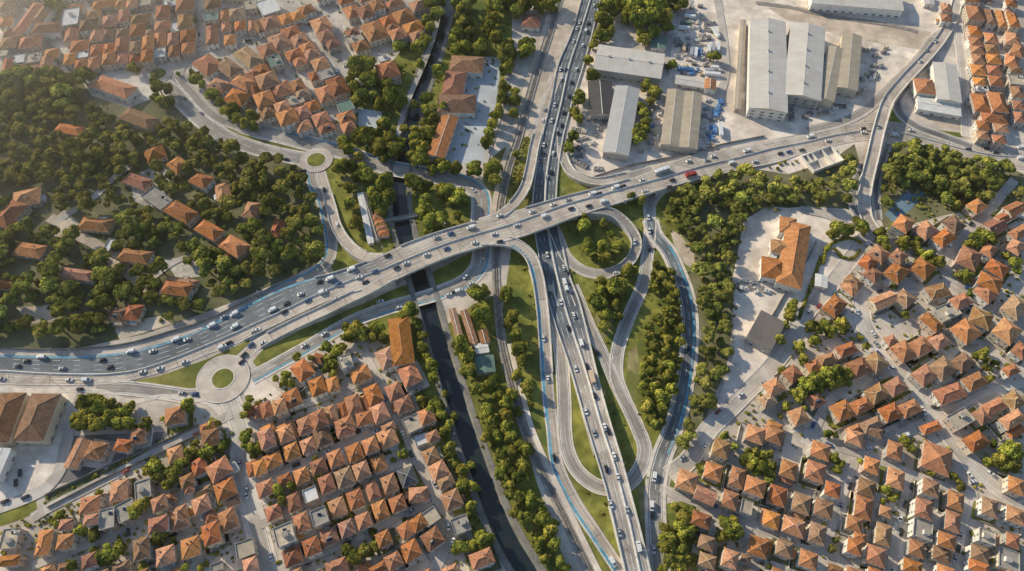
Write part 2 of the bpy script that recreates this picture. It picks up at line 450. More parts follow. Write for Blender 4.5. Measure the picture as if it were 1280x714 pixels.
# ------------------------------------------------------------------ ground cover (polygons in survey px)
PATCHES = [
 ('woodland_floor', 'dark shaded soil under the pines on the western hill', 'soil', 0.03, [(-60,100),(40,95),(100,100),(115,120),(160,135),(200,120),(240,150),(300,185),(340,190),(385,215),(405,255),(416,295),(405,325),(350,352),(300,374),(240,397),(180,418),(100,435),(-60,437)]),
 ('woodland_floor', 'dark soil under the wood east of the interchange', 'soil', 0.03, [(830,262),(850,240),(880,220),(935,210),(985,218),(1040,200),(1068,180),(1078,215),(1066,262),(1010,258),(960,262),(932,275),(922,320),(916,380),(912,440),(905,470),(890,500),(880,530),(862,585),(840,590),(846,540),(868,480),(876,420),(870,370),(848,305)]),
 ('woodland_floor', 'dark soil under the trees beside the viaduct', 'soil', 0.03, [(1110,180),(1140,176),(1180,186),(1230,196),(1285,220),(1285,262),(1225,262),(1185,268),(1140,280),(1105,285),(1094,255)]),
 ('lawn', 'sunlit grass filling the inside of the interchange', 'grass', 0.035, [(640,305),(690,262),(860,225),(856,290),(868,380),(866,470),(850,540),(828,600),(824,720),(740,720),(690,620),(655,540),(640,470),(628,390)]),
 ('lawn', 'park grass between the little roundabout and the flyover', 'grass', 0.035, [(404,205),(425,195),(500,215),(600,243),(600,300),(500,335),(445,330),(418,300)]),
 ('lawn', 'grass wedge pointing west beside the roundabout slip', 'grass_dry', 0.035, [(138,481),(200,470),(262,448),(312,424),(312,440),(285,458),(262,466),(252,488),(200,488)]),
 ('lawn', 'long grass slope under the flyover ramp wall', 'grass', 0.035, [(316,452),(330,436),(400,400),(450,380),(520,350),(610,305),(605,345),(575,360),(520,378),(440,404),(370,443),(325,464)]),
 ('lawn', 'grass triangle between the two western slip roads', 'grass', 0.035, [(412,300),(440,302),(470,325),(420,345),(412,330)]),
 ('lawn', 'dry grass strip beside the railway and highway', 'grass_dry', 0.03, [(604,205),(650,170),(690,179),(660,262),(604,278)]),
 ('lawn', 'grass below the yard where the northern slip bends', 'grass', 0.035, [(690,180),(703,195),(720,224),(745,232),(780,222),(780,236),(690,265)]),
 ('lawn', 'green strip between the canal and the railway', 'grass', 0.03, [(560,405),(592,380),(616,370),(622,430),(640,500),(670,600),(712,720),(672,720),(640,660),(600,560)]),
 ('lawn', 'shady garden ground between canal and terraced houses', 'grass', 0.028, [(440,395),(520,372),(530,400),(548,470),(574,556),(620,680),(600,690),(555,590),(520,500),(500,430)]),
 ('lawn', 'trees and grass corner east of the highway end', 'grass', 0.03, [(830,630),(866,625),(880,670),(880,720),(828,720)]),
 ('lawn', 'green bank along the upper canal', 'grass', 0.028, [(440,75),(480,90),(560,-10),(640,-10),(640,60),(612,190),(560,212),(440,190),(430,150)]),
 ('lawn', 'green verge beside the street to the upper roundabout', 'grass_dry', 0.03, [(228,112),(236,114),(262,147),(300,167),(345,178),(388,190),(384,196),(335,183),(290,168),(258,150)]),
 ('lawn', 'small lawn inside the curved car-park drive', 'grass', 0.03, [(1027,305),(1040,296),(1072,300),(1076,312),(1060,326),(1030,330)]),
 ('lawn', 'dark grass triangle beside the viaduct', 'grass', 0.03, [(1103,160),(1118,122),(1126,140),(1150,160),(1200,166),(1203,172),(1110,160)]),
 ('concrete_yard', 'pale concrete yard around the eastern warehouses', 'lot', 0.02, [(722,95),(752,20),(860,-40),(1215,-40),(1180,30),(1118,105),(1075,146),(1000,168),(880,188),(800,208),(742,228),(716,212),(702,190)]),
 ('sandy_track', 'dusty ground along the industrial railway siding', 'dirt', 0.03, [(960,10),(1000,8),(1165,40),(1150,62),(1070,50),(985,26)]),
 ('concrete_yard', 'pale courtyard of the long tiled school', 'lot_blue', 0.05, [(583,70),(628,72),(620,130),(604,205),(556,205),(570,145)]),
 ('concrete_yard', 'pale car park around the large orange building', 'lot', 0.03, [(960,258),(1010,262),(1066,276),(1090,292),(1040,345),(990,425),(955,470),(900,545),(880,560),(905,478),(918,440),(915,352),(930,275)]),
 ('concrete_yard', 'pale forecourt beside the two western halls', 'lot', 0.02, [(-20,482),(102,490),(97,520),(84,548),(76,592),(62,612),(30,630),(-20,648)]),
 ('concrete_yard', 'pale ground south of the eastern road', 'lot', 0.02, [(905,212),(1000,192),(1062,177),(1064,195),(1048,228),(1000,224),(975,212),(925,218)]),
 ('concrete_yard', 'paved plaza around the upper roundabout', 'lot', 0.02, [(150,88),(170,80),(240,70),(236,100),(250,130),(205,130),(150,120),(112,120),(115,95)]),
 ('concrete_yard', 'light paving at the roundabout corner', 'lot', 0.02, [(300,482),(322,462),(350,450),(340,480),(352,492),(330,505),(310,500)]),
 ('dirt_lot', 'orange bare earth south of the white workshop', 'dirt', 0.03, [(1148,138),(1200,144),(1202,163),(1180,160),(1155,150)]),
 ('dirt_lot', 'sandy clearing on the wooded slope', 'dirt', 0.04, [(838,288),(850,292),(868,318),(868,338),(856,330),(842,305)]),
 ('dirt_lot', 'rough ground between railway and highway', 'dirt', 0.025, [(700,-30),(728,-30),(724,10),(690,85),(668,150),(656,180),(640,215),(628,250),(615,250),(640,180),(664,90)]),
 ('concrete_yard', 'square between the northern houses', 'lot', 0.025, [(425,15),(440,90),(455,110),(440,130),(470,80),(505,60),(525,95),(512,110),(470,120),(445,80)]),
 ('sports_court', 'grey striped schoolyard court above the railings', 'lot_blue', 0.035, [(448,135),(478,140),(472,168),(447,168)]),
 ('sports_court', 'bluish fenced court among trees by the viaduct', 'court', 0.07, [(1106,268),(1134,238),(1140,244),(1147,235),(1157,242),(1135,265),(1118,279)]),
 ('worn_grass', 'dry worn patch of grass by the hairpin', 'lawnworn', 0.06, [(752,375),(770,385),(765,415),(752,425),(742,400)]),
 ('worn_grass', 'dry grass strip beside the lower highway', 'lawnworn', 0.06, [(798,600),(808,610),(812,680),(812,714),(806,714),(800,650)]),
 ('worn_grass', 'bare grass slope right of the hairpin neck', 'lawnworn', 0.06, [(786,440),(796,430),(800,470),(792,500),(782,480)]),
 ('worn_grass', 'sunny worn corner of the park lawn', 'lawnworn', 0.06, [(425,205),(450,212),(455,235),(440,250),(428,230)]),
 ('villa_yard', 'bare yard around the upper wooded villas', 'paving', 0.06, [(165,218),(205,205),(212,225),(190,262),(165,250)]),
 ('villa_yard', 'dusty crossing at the fork of the wood path', 'dirt', 0.06, [(55,285),(80,262),(100,280),(85,300),(60,300)]),
 ('villa_yard', 'pale clearing among the lower villas', 'dirt', 0.06, [(120,318),(160,312),(165,330),(135,345)]),
 ('villa_yard', 'pale yard by the lower right wooded villas', 'paving', 0.06, [(205,325),(250,318),(255,345),(222,350)]),
 ('villa_yard', 'bare earth near the bottom of the western wood', 'dirt', 0.06, [(20,385),(70,380),(80,400),(40,405)]),
 ('villa_yard', 'bare earth on the lower edge of the western wood', 'dirt', 0.06, [(140,405),(200,395),(215,405),(150,425)]),
 ('canal_field', 'dark weedy bed of the old cutting', 'soil', 0.055, [(55,620),(120,590),(210,552),(250,533),(252,541),(200,566),(130,598),(60,634)]),
 ('canal_field', 'weedy strip by the western entrance road', 'grass', 0.03, [(-5,643),(20,630),(45,624),(47,640),(20,652),(-5,660)]),
 ('concrete_yard', 'shaded asphalt yard between garages', 'asphalt_dark', 0.03, [(85,545),(205,540),(200,552),(160,572),(110,600),(70,605)]),
]
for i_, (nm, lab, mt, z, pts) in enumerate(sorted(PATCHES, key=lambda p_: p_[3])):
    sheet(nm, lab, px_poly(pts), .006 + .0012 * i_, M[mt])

# ------------------------------------------------------------------ roads
ROADS = []   # for putting vehicles and lamps on them
ZL = [0.06]
def nextz():
    ZL[0] += 0.006
    return ZL[0]

def road(name, label, L, Rr, mat, lanes=(), edge=True, kerb=0.0, rails=None, deck=None, blue=None, px=None, barrier=None, wall='concrete', lamp=None, prio=0):
    """L, Rr: left and right edges (Vectors, equal count). rails: px-x gaps (left, right) or None.
    deck: (x0, x1) span in px where the road stands free on piers, elsewhere raised parts have walls down to the ground."""
    z0 = nextz()
    n = len(L)
    b = MB()
    s = 0.0
    W = [(L[i] - Rr[i]).length for i in range(n)]
    S = [0.0]
    for i in range(1, n):
        S.append(S[-1] + (((L[i] + Rr[i]) - (L[i-1] + Rr[i-1])) / 2).length)
    Z = [p.z + z0 for p in L]
    def at(i, f, dz=0.0):
        p = L[i].lerp(Rr[i], f)
        return (p.x, p.y, p.z + z0 + dz)
    for i in range(n - 1):
        b.face([at(i, 1), at(i+1, 1), at(i+1, 0), at(i, 0)], 0, [(W[i], S[i]), (W[i+1], S[i+1]), (0, S[i+1]), (0, S[i])])
        if max(L[i].z, L[i+1].z) > 0.25:
            free = deck and deck[0] <= px[i] <= deck[1]
            lo = [(-1.3 if free else -(L[k].z + z0 + .3)) for k in (i, i+1)]
            b.face([at(i, 0), at(i+1, 0), at(i+1, 0, lo[1]), at(i, 0, lo[0])], 1)
            b.face([at(i+1, 1), at(i, 1), at(i, 1, lo[0]), at(i+1, 1, lo[1])], 1)
            if free:
                b.face([at(i, 0, lo[0]), at(i+1, 0, lo[1]), at(i+1, 1, lo[1]), at(i, 1, lo[0])], 1)
    o = obj(name, b.mesh(name, [mat, M[wall]]))
    tag(o, label, name.split('_')[-1] if name.split('_')[-1] in ('road','street','ramp','highway','flyover','viaduct','track','lane','path','drive') else 'road', kind='structure')
    def strip(f0, f1, i, j, dz, mb, m=0):
        mb.face([at(i, f1, dz), at(j, f1, dz), at(j, f0, dz), at(i, f0, dz)], m)
    pm = MB()
    if edge:
        for f in (0, 1):
            for i in range(n - 1):
                e = 0.55 / max(W[i], 1)
                d = 0.26 / max(W[i], 1)
                a = e if f == 0 else 1 - e - d
                strip(a, a + d, i, i + 1, .004, pm)
    for f in lanes:
        for i in range(n - 1):
            if int(S[i] // 3) % 4 < 2:
                d = 0.2 / max(W[i], 1)
                strip(f, f + d, i, i + 1, .004, pm)
    if pm.f:
        obj('lane_marking', pm.mesh('lane_marking', [M['paint']]), o)
    if blue:
        bm = MB()
        f, wd, xa, xb = blue
        for i in range(n - 1):
            if xa <= px[i] <= xb:
                d = wd / max(W[i], 1)
                strip(f, f + d, i, i + 1, .007, bm)
        obj('painted_cycle_lane', bm.mesh('painted_cycle_lane', [M['blue_paint']]), o)
    if kerb:
        for side in (0, 1):
            km = MB()
            for i in range(n - 1):
                if L[i].z > .4: continue
                d = kerb / max(W[i], 1)
                d2 = kerb / max(W[i+1], 1)
                f0, f1 = (-d, 0.0) if side == 0 else (1.0, 1 + d)
                g0, g1 = (-d2, 0.0) if side == 0 else (1.0, 1 + d2)
                h = .13
                km.face([at(i, f1, h), at(i+1, g1, h), at(i+1, g0, h), at(i, f0, h)], 0)
                inner, outer = (f1, f0) if side == 0 else (f0, f1)
                gi, go = (g1, g0) if side == 0 else (g0, g1)
                q1 = [at(i, inner, -.05), at(i+1, gi, -.05), at(i+1, gi, h), at(i, inner, h)]
                q2 = [at(i+1, go, -.2), at(i, outer, -.2), at(i, outer, h), at(i+1, go, h)]
                for q in (q1, q2):
                    km.face(q if side == 1 else q[::-1], 0)
            if km.f:
                obj('kerb', km.mesh('kerb', [M['kerb']]), o)
    if rails:
        for side in (0, 1):
            if rails[side] is None: continue
            rm = MB()
            for i in range(n - 1):
                if any(a <= px[i] <= c for a, c in rails[side]): continue
                if rails[side] and max(L[i].z, L[i+1].z) < 0.25 : continue
                t = .35
                f0 = [(t / W[k] if side == 0 else 1 - t / W[k]) for k in (i, i+1)]
                e0 = [(-.08 / W[k] if side == 0 else 1 + .08 / W[k]) for k in (i, i+1)]
                h = .95
                top = [at(i, e0[0], h), at(i+1, e0[1], h), at(i+1, f0[1], h), at(i, f0[0], h)]
                inn = [at(i, f0[0], h), at(i+1, f0[1], h), at(i+1, f0[1], 0), at(i, f0[0], 0)]
                out = [at(i+1, e0[1], h), at(i, e0[0], h), at(i, e0[0], -.6), at(i+1, e0[1], -.6)]
                for q in (top, inn, out):
                    rm.face(q[::-1] if side == 0 else q, 0)
            if rm.f:
                obj('parapet', rm.mesh('parapet', [M['barrier']]), o)
    ROADS.append(dict(name=name, label=label, L=L, R=Rr, z0=z0, n=n, W=W, S=S, px=px, prio=prio, obj=o))
    return o

def by_centre(pts, w, step=3.0):
    """pts: (x, y[, z[, width]]) survey px -> left, right edges, px-x per sample"""
    P = []
    for p in pts:
        z = p[2] if len(p) > 2 else 0.0
        q = G(p[0], p[1], z)
        P.append([q.x, q.y, z, p[3] if len(p) > 3 else w, p[0]])
    P = spline(P, step)
    c = [Vector(p[:3]) for p in P]
    L, R_ = [], []
    for i, p in enumerate(c):
        a, d = c[max(0, i-1)], c[min(len(c)-1, i+1)]
        t = Vector((d.x - a.x, d.y - a.y, 0)).normalized()
        h = P[i][3] / 2
        nrm = Vector((-t.y, t.x, 0)) * h
        L.append(p + nrm)
        R_.append(p - nrm)
    return L, R_, [p[4] for p in P]
def by_edges(st, i0, i1, step=4.0):
    """st: stations [(x,y), (x,y), ..., z]; edges i0 and i1"""
    P = []
    for s in st:
        z = s[-1]
        a, b_ = G(*s[i0], z), G(*s[i1], z)
        P.append([(a.x + b_.x) / 2, (a.y + b_.y) / 2, z, a.x - b_.x, a.y - b_.y, (s[i0][0] + s[i1][0]) / 2])
    P = spline(P, step)
    L = [Vector((p[0] + p[3] / 2, p[1] + p[4] / 2, p[2])) for p in P]
    R_ = [Vector((p[0] - p[3] / 2, p[1] - p[4] / 2, p[2])) for p in P]
    return L, R_, [p[5] for p in P]

MAIN = [((-40,443),(-40,463),(-40,480),0),((0,444),(0,464),(0,481),0),((50,445),(50,467),(50,482),0),((100,445),(100,468.5),(100,482),0),((135,443),(137,468),(139,480),0),((168,438),(172,463),(176,473),0),((210,427),(214,449.5),(219,460),0),((248,413),(253,434),(257,444.5),0),((284,395),(290,418.5),(296,430),0),((318,377),(325,402),(331,413.5),.8),((352,361),(360,386),(368,396),2.2),((385,349.5),(396,368.5),(405,379),4),((418,341),(432,353),(443,366),5.8),((465,324),(476,337.5),(485,354),7.2),((500,308),(512,322.5),(521,338),7.5),((540,293),(550,307.5),(560,322),7.5),((580,281),(590,294.5),(600,309.5),7.5),((620,270),(633,282.5),(644,298.5),7.5),((656,260),(668,270),(680,286.5),7.5),((694,249),(704,257),(717,272.5),7.5),((740,237),(750,244),(760,258),7.2),((780,226),(790,233),(800,246),6.4),((820,211),(833,221),(840,234),5.2),((860,195),(872,209.5),(880,223),3.4),((910,187),(920,198),(928,212),1.6),((960,178),(966,186),(972,203),.5),((1000,169),(1004,178.5),(1008,191),0),((1044,158),(1046,169),(1050,181),0),((1080,153),(1082,164),(1084,176),0),((1120,153),(1120,166),(1122,178),0),((1165,166),(1160,175),(1158,182),0),((1200,177),(1196,185),(1192,194),0),((1240,182),(1238,194),(1236,206),0),((1310,180),(1310,196),(1310,215),0)]
NCOL = [2/5, 3/5]
# slip roads and ramps first (they lie a hair under the decks they join)
def C(name, label, pts, w, mat='asphalt', **k):
    L, R_, px = by_centre(pts, w)
    return road(name, label, L, R_, M[mat], px=px, **k)

C('canal_side_road', 'two-way road looping under the flyover to the roundabout', [(320,163),(357,172),(395,182),(425,189),(480,208),(533,218.5),(585,231),(600,243),(602,258),(601,275),(603,298,0,10.5),(602,316,0,10),(599,333,0,10),(586,349,0,9.5),(552,365,0,8.5),(512,377.5,0,7.6),(479,387,0,7.5),(440,402.5,0,7.2),(381,436,0,7),(345,456,0,7),(314,473,0,7)], 11.5, kerb=1.2, lanes=(.5,), blue=(.02,1.3,300,610))
C('upper_slip_road', 'pale curved road between the two western roundabouts', [(210,103),(232,131),(256,154),(283,172),(328,188),(395,202)], 10.5, kerb=1.2, lanes=(.5,))
C('upper_slip_road', 'second pale lane curving beside the slope houses', [(216,96),(236,112),(255,134),(276,150),(300,158),(325,164)], 7.0, kerb=.8)
C('town_slip_ramp', 'ramp climbing from the upper roundabout onto the flyover', [(398,205,0),(405,229,0),(414,259,.6),(421,284,2),(434,304,4),(456,320,6.2),(480,322,7.2),(500,318,7.43)], 7.0, 'asphalt_main', rails=([(455,700)],[(462,700)]), prio=2)
C('western_slip_road', 'blue-edged road descending to the western main road', [(392,205),(390,222),(404,254),(411,284),(414,307),(409,327),(393,341),(358,357),(322,374)], 6.5, kerb=1.0, blue=(.78,1.5,300,420))
C('roundabout_ramp', 'narrow ramp rising from the roundabout beside the flyover', [(296,452,0),(306,444,0),(316,434.5,0),(330,425.5,.5),(356,411.5,1.8),(381,399.5,3.2),(405,388.5,4.5),(428,377,5.6),(460,362,6.9),(490,345,7.4)], 7.2, 'asphalt_main', rails=([(0,332),(440,700)],[(0,318)]), prio=2)
C('roundabout_approach_road', 'beige side road running into the big roundabout', [(120,484),(160,485.5),(213,492),(235,495),(262,492)], 7.0, kerb=1.0)
C('south_avenue', 'wide shaded avenue running south from the roundabout', [(283,490),(292,510),(301,536),(301,585),(318,650),(335,714),(350,770)], 8.5, 'street', kerb=1.5)
C('footpath', 'white winding pavement below the western road', [(-30,486),(0,487),(60,488.5),(110,488),(135,492),(148,499),(170,501.5),(200,496),(233,497.5),(271,510),(283,536)], 3.0, 'kerb', edge=False)
C('northern_slip_road', 'curving slip from the highway up to the flyover', [(703,160,0),(703,179,0),(705,199,.5),(716,217,2),(742,227,3.8),(778,221.5,5),(815,211.5,4.95)], 6.5, kerb=.8, rails=([(780,999)],[(0,705),(745,999)]), prio=2)
C('west_ramp', 'long ramp falling south from the flyover with a blue lane', [(590,302,7.42),(618,301,7.4),(645,305.5,7),(661,318,6),(671,342,4.6),(676,370,3),(681,425,1),(685.5,497,0),(690.5,536,0),(696,580,0),(714.5,621.5,0),(746.6,671,0),(775,714,0),(800,755,0)], 7.4, 'asphalt_main', rails=([(0,632)],[(0,600)]), deck=(0,668), blue=(.66,1.6,640,830), prio=3)
C('loop_ramp', 'round leaf ramp circling the clump of trees', [(705,262,7.4),(722,262,7.3),(742,262,7.0),(765,266.5,5.6),(785.5,283,3.8),(795.5,302,2.4),(790.5,322,1.2),(772,338,.4),(750,343,0),(728,338,0),(710,324,0),(698,299,0),(692,285,0)], 6.6, kerb=.6, rails=([(0,742)],[(0,745)]), prio=2)
C('underpass_loop', 'hairpin slip road ducking under the raised highway', [(683,357),(690,385),(699,427),(703.5,470),(705.5,510),(706,540),(710,565),(722.8,590),(750,609),(778,608.5),(799,588),(806,562),(797,535),(781,500),(771,472),(771,445),(779,415),(790,387),(803,357),(809.5,317),(813,279),(813,254),(825.6,238,.6),(850,227,2.6),(872,220.5,3.3)], 6.4, kerb=.9, prio=1)
C('merge_slip_road', 'straight slip leaving the highway for the hairpin', [(716,357),(737,407),(757,450),(773,487),(783,507)], 6.2, kerb=.6)
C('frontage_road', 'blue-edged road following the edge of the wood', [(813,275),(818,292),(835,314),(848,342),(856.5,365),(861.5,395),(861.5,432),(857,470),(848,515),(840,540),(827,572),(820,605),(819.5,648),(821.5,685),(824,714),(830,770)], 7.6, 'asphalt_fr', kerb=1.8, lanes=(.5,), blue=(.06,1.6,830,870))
HW = [((733,-25),(745,-25),(757,-25),0),((726.5,0),(738,0),(750.6,0),0),((713,45),(724,45),(740,45),0),((697,83),(711.5,83),(729.5,83),0),((688.5,125),(702.5,125),(716.5,125),0),((676,179),(690,179),(703,179),0),((668,225),(683,225),(697,225),0),((665,262),(682,262),(696,262),0),((668,290),(685.5,290),(699,290),0),((672,315),(690,315),(705,315),0),((678,345),(696.5,345),(712,345),0),((683,370),(702.5,370),(722,370),0),((695,410),(714.5,410),(733,410),.6),((709,450),(728,450),(742.5,450),1.8),((721,490),(740,490),(752.5,490),3.4),((734,536),(753,536),(765.5,536),5),((746,575),(766,575),(777.5,575),5.8),((757,612),(776.5,612),(787.5,612),5.8),((766,650),(786,650),(797.5,650),5),((781,714),(800,714),(813.5,714),3),((800,790),(819,790),(833,790),1)]
for (i0, i1), nm, lb in (((0, 1), 'west', 'highway carriageway on the canal side, passing under the flyover'), ((1, 2), 'east', 'highway carriageway on the wooded side, passing under the flyover')):
    L, R_, px = by_edges(HW, i0, i1)
    # travel order runs north to south, so the geometric left edge is the eastern one: swap
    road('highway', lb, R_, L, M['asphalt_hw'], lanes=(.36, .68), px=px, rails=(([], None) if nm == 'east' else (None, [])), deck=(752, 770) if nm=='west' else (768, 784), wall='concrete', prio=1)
C('north_ramp', 'ramp curving from the flyover up to the northern highway', [(600,278,7.44),(622,270,7.4),(641,256,6.8),(655,237,5),(662.5,212,2.8),(667.5,185,.8),(677,150,0),(686,124,0),(699,90,0)], 6.8, 'asphalt_main', rails=([(0,640)],[(0,625)]), deck=(0,655), prio=3)
for (i0, i1), lb, ln in (((0, 1), 'far carriageway of the main road crossing on the flyover', (.25, .5, .75)), ((1, 2), 'near carriageway of the main road crossing on the flyover', (.36, .68))):
    L, R_, px = by_edges(MAIN, i0, i1)
    if i0 == 0:
        gaps = ([(0, 395), (462, 500), (598, 660), (790, 1400)], None)
        kw = dict(rails=gaps, blue=(.0, 1.6, -60, 420))
    else:
        gaps = (None, [(0, 300), (440, 500), (590, 655), (712, 770), (850, 1400)])
        kw = dict(rails=gaps)
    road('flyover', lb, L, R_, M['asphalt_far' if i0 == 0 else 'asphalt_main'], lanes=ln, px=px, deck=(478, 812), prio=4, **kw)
VIA = [(1204,-20,0),(1197,0,0),(1193,15,0),(1183,38,.6),(1158,71,3),(1130,101,5.2),(1111,125,6),(1100,157,6.2),(1091,195,5.4),(1082.5,232,2.6),(1080,255,.8),(1084,275,0),(1093,288,0)]
C('viaduct', 'narrow curving viaduct over the eastern road', VIA, 8.2, 'asphalt_main', rails=([], []), deck=(1086, 1135), lanes=(.5,), prio=5)
C('service_road', 'road on the warehouse side of the viaduct', [(1186,36),(1168,48),(1150,72),(1123,99),(1097,124),(1073,143),(1044,155),(1010,163)], 7.0, 'asphalt', kerb=.8)
C('service_road', 'dark bend between the viaduct and the white workshop', [(1158,80),(1140,96),(1131,110),(1121,125),(1126,143),(1145,158),(1180,171),(1215,184)], 6.5, 'asphalt_dark', kerb=.8)
C('service_road', 'lane beside the viaduct along the trees', [(1110,180),(1102,205),(1096.5,225),(1095,250),(1098,275)], 4.6, 'asphalt_dark', kerb=.5)
C('service_road', 'lane on the western foot of the viaduct', [(1080,205),(1071,225),(1067,245),(1067,262),(1078,276)], 5, 'asphalt_dark', kerb=.5)
C('side_street', 'street between the white workshop and eastern terraces', [(1197,-20),(1198,40),(1203,80),(1206,130),(1209,172)], 6, 'street', kerb=1)
STREETS = [
 ('east_street', 'street from the viaduct foot down past the big car park', [(1090,284),(1060,328),(1038,357),(1005,395),(985,430),(960,463),(936,487),(911,512),(886,537),(858,578),(836,595)], 8.5),
 ('east_street', 'main sloping street through the eastern houses', [(1155,357),(1120,357),(1090,361),(1079,374),(1081,407),(1100,435),(1130.5,470),(1160.6,505),(1185,542),(1212,577),(1240,603),(1300,638)], 9.5),
 ('east_street', 'street climbing between eastern villas', [(1268,225),(1248,249),(1211,289),(1184,319),(1178,332),(1188,350),(1220,372),(1250,395),(1300,440)], 6.5),
 ('east_street', 'cross street bending through the eastern houses', [(1116,464),(1080,477),(1050,489),(1030,512),(1016,540),(1005,556)], 5.5),
 ('east_street', 'cross street along the lower eastern quarter', [(985,530),(1018,545),(1043,557),(1098,575),(1140,593),(1186,610),(1222,622)], 5),
 ('east_street', 'link street past the big pyramid-roofed house', [(1043,557),(1075,562),(1110,547.5),(1150,535),(1178,528)], 5.5),
 ('east_street', 'long lane crossing the lower right quarter', [(825,609),(850,620),(891,635),(925,648),(960,663),(1000,679),(1035,690),(1062,712),(1085,735)], 5),
 ('east_street', 'lane between the first two lower blocks', [(1068,578),(1058,605),(1048,632),(1040,660),(1033,684)], 4.5),
 ('east_street', 'straight lane of the middle lower block', [(1136,597),(1129,630),(1122,660),(1113,715),(1108,745)], 4.5),
 ('east_street', 'straight lane of the last lower block', [(1212,622),(1206,650),(1200,678),(1192,715),(1187,745)], 4.5),
 ('east_street', 'short lane beside the lower hedge gardens', [(936,658),(929,690),(922,716),(917,745)], 4),
 ('east_street', 'lane between the upper eastern gardens', [(1160,428),(1195,452),(1235,480),(1262,500),(1300,528)], 4.5),
 ('east_street', 'shaded lane crossing the sloping street', [(1150,505),(1190,510),(1230,492),(1290,478)], 4.5),
 ('west_street', 'upper lane of the canal-side rows', [(318,531),(355,514),(395,500),(433,485),(470,468)], 5.5),
 ('west_street', 'second lane of the canal-side rows', [(312,606),(355,588),(395,572.6),(435,553),(470,537.5),(500,522)], 5),
 ('west_street', 'third lane of the canal-side rows', [(325,657),(360,640),(395,625),(430,611),(460,598),(515.6,572.6)], 4.5),
 ('west_street', 'fourth lane of the canal-side rows', [(345,714),(380,700),(420,683),(460,665),(495.5,648),(545,623)], 4.5),
 ('west_street', 'straight avenue close to the canal', [(458,450),(470,470),(490.5,507),(505.6,536),(520.6,572.6),(546,620),(565,662),(555,690),(540,716)], 6),
 ('west_street', 'lane between the western gardens and the cutting', [(40,648),(60,636),(105,613),(150,590),(200,562.6),(251,537.5),(290,518)], 5.5),
 ('west_street', 'shaded lane through the lower western houses', [(40,708),(80,692),(125,675),(165,656),(200,638),(245,617),(262,606)], 4.5),
 ('west_street', 'curved entrance road beside the weedy strip', [(-30,648),(0,635),(30,624),(58,610),(72,594),(82,560),(92,520),(103,492)], 6.5),
 ('north_street', 'street along the foot of the hazy northern rows', [(-40,105),(30,98),(80,91),(130,84),(175.5,78),(215,71),(251,64),(290,55),(320,48),(352,40),(385,30),(400,8),(405,-20)], 6.5),
 ('north_street', 'short street between the northern rows', [(247,-30),(250,0),(252,35),(252,64)], 5.5),
 ('north_street', 'lane down the northern slope of houses', [(380,32),(400,60),(420,85),(445,100),(470,118)], 5.5),
 ('north_street', 'steep lane between two northern blocks', [(383,38),(402,65),(420,92),(431,112)], 4.5),
 ('north_street', 'lane through the dense northern block', [(320,62),(345,85),(370,105),(385,115)], 3.5),
 ('north_street', 'lane by the upper roundabout to the school wall', [(236,98),(226,92),(232,82),(252,68)], 4.5),
 ('yard_road', 'grey lane through the industrial yard', [(893,-20),(902,30),(906,60),(906,100),(898,125),(893,160)], 6),
 ('yard_road', 'curved yard lane past the parked trucks', [(864,0),(850,20),(838,45),(834,70),(832,95)], 5),
 ('yard_road', 'service lane between railway and school trees', [(640,50),(635,95),(625,140),(612,185),(606,205)], 4),
 ('wood_path', 'pale dirt track through the wooded villas', [(62,272),(75,279),(95,293),(120,306),(145,328),(176,355),(190,368)], 7),
 ('wood_path', 'grey path climbing to the villa clearing', [(70,278),(95,262),(120,245),(140,225),(165,205),(172,190)], 5),
 ('wood_path', 'drive between the lower wooded villas', [(176,356),(195,345),(215,330),(235,322),(248,335)], 4),
 ('canal_path', 'towpath road beside the upper canal', [(552,-10),(545,35),(530,80),(519,105),(505,140),(497,170),(487,195)], 4),
 ('car_park_drive', 'curved drive of the orange building car park', [(1000,262),(1035,270),(1062,283),(1085,282)], 6),
]
for nm, lb, pts, w in STREETS:
    mt = 'dirt' if nm == 'wood_path' and 'dirt' in lb else 'street'
    C(nm, lb, pts, w, mt, edge=False, kerb=0.9 if w >= 7.4 and nm != 'wood_path' else 0.0)

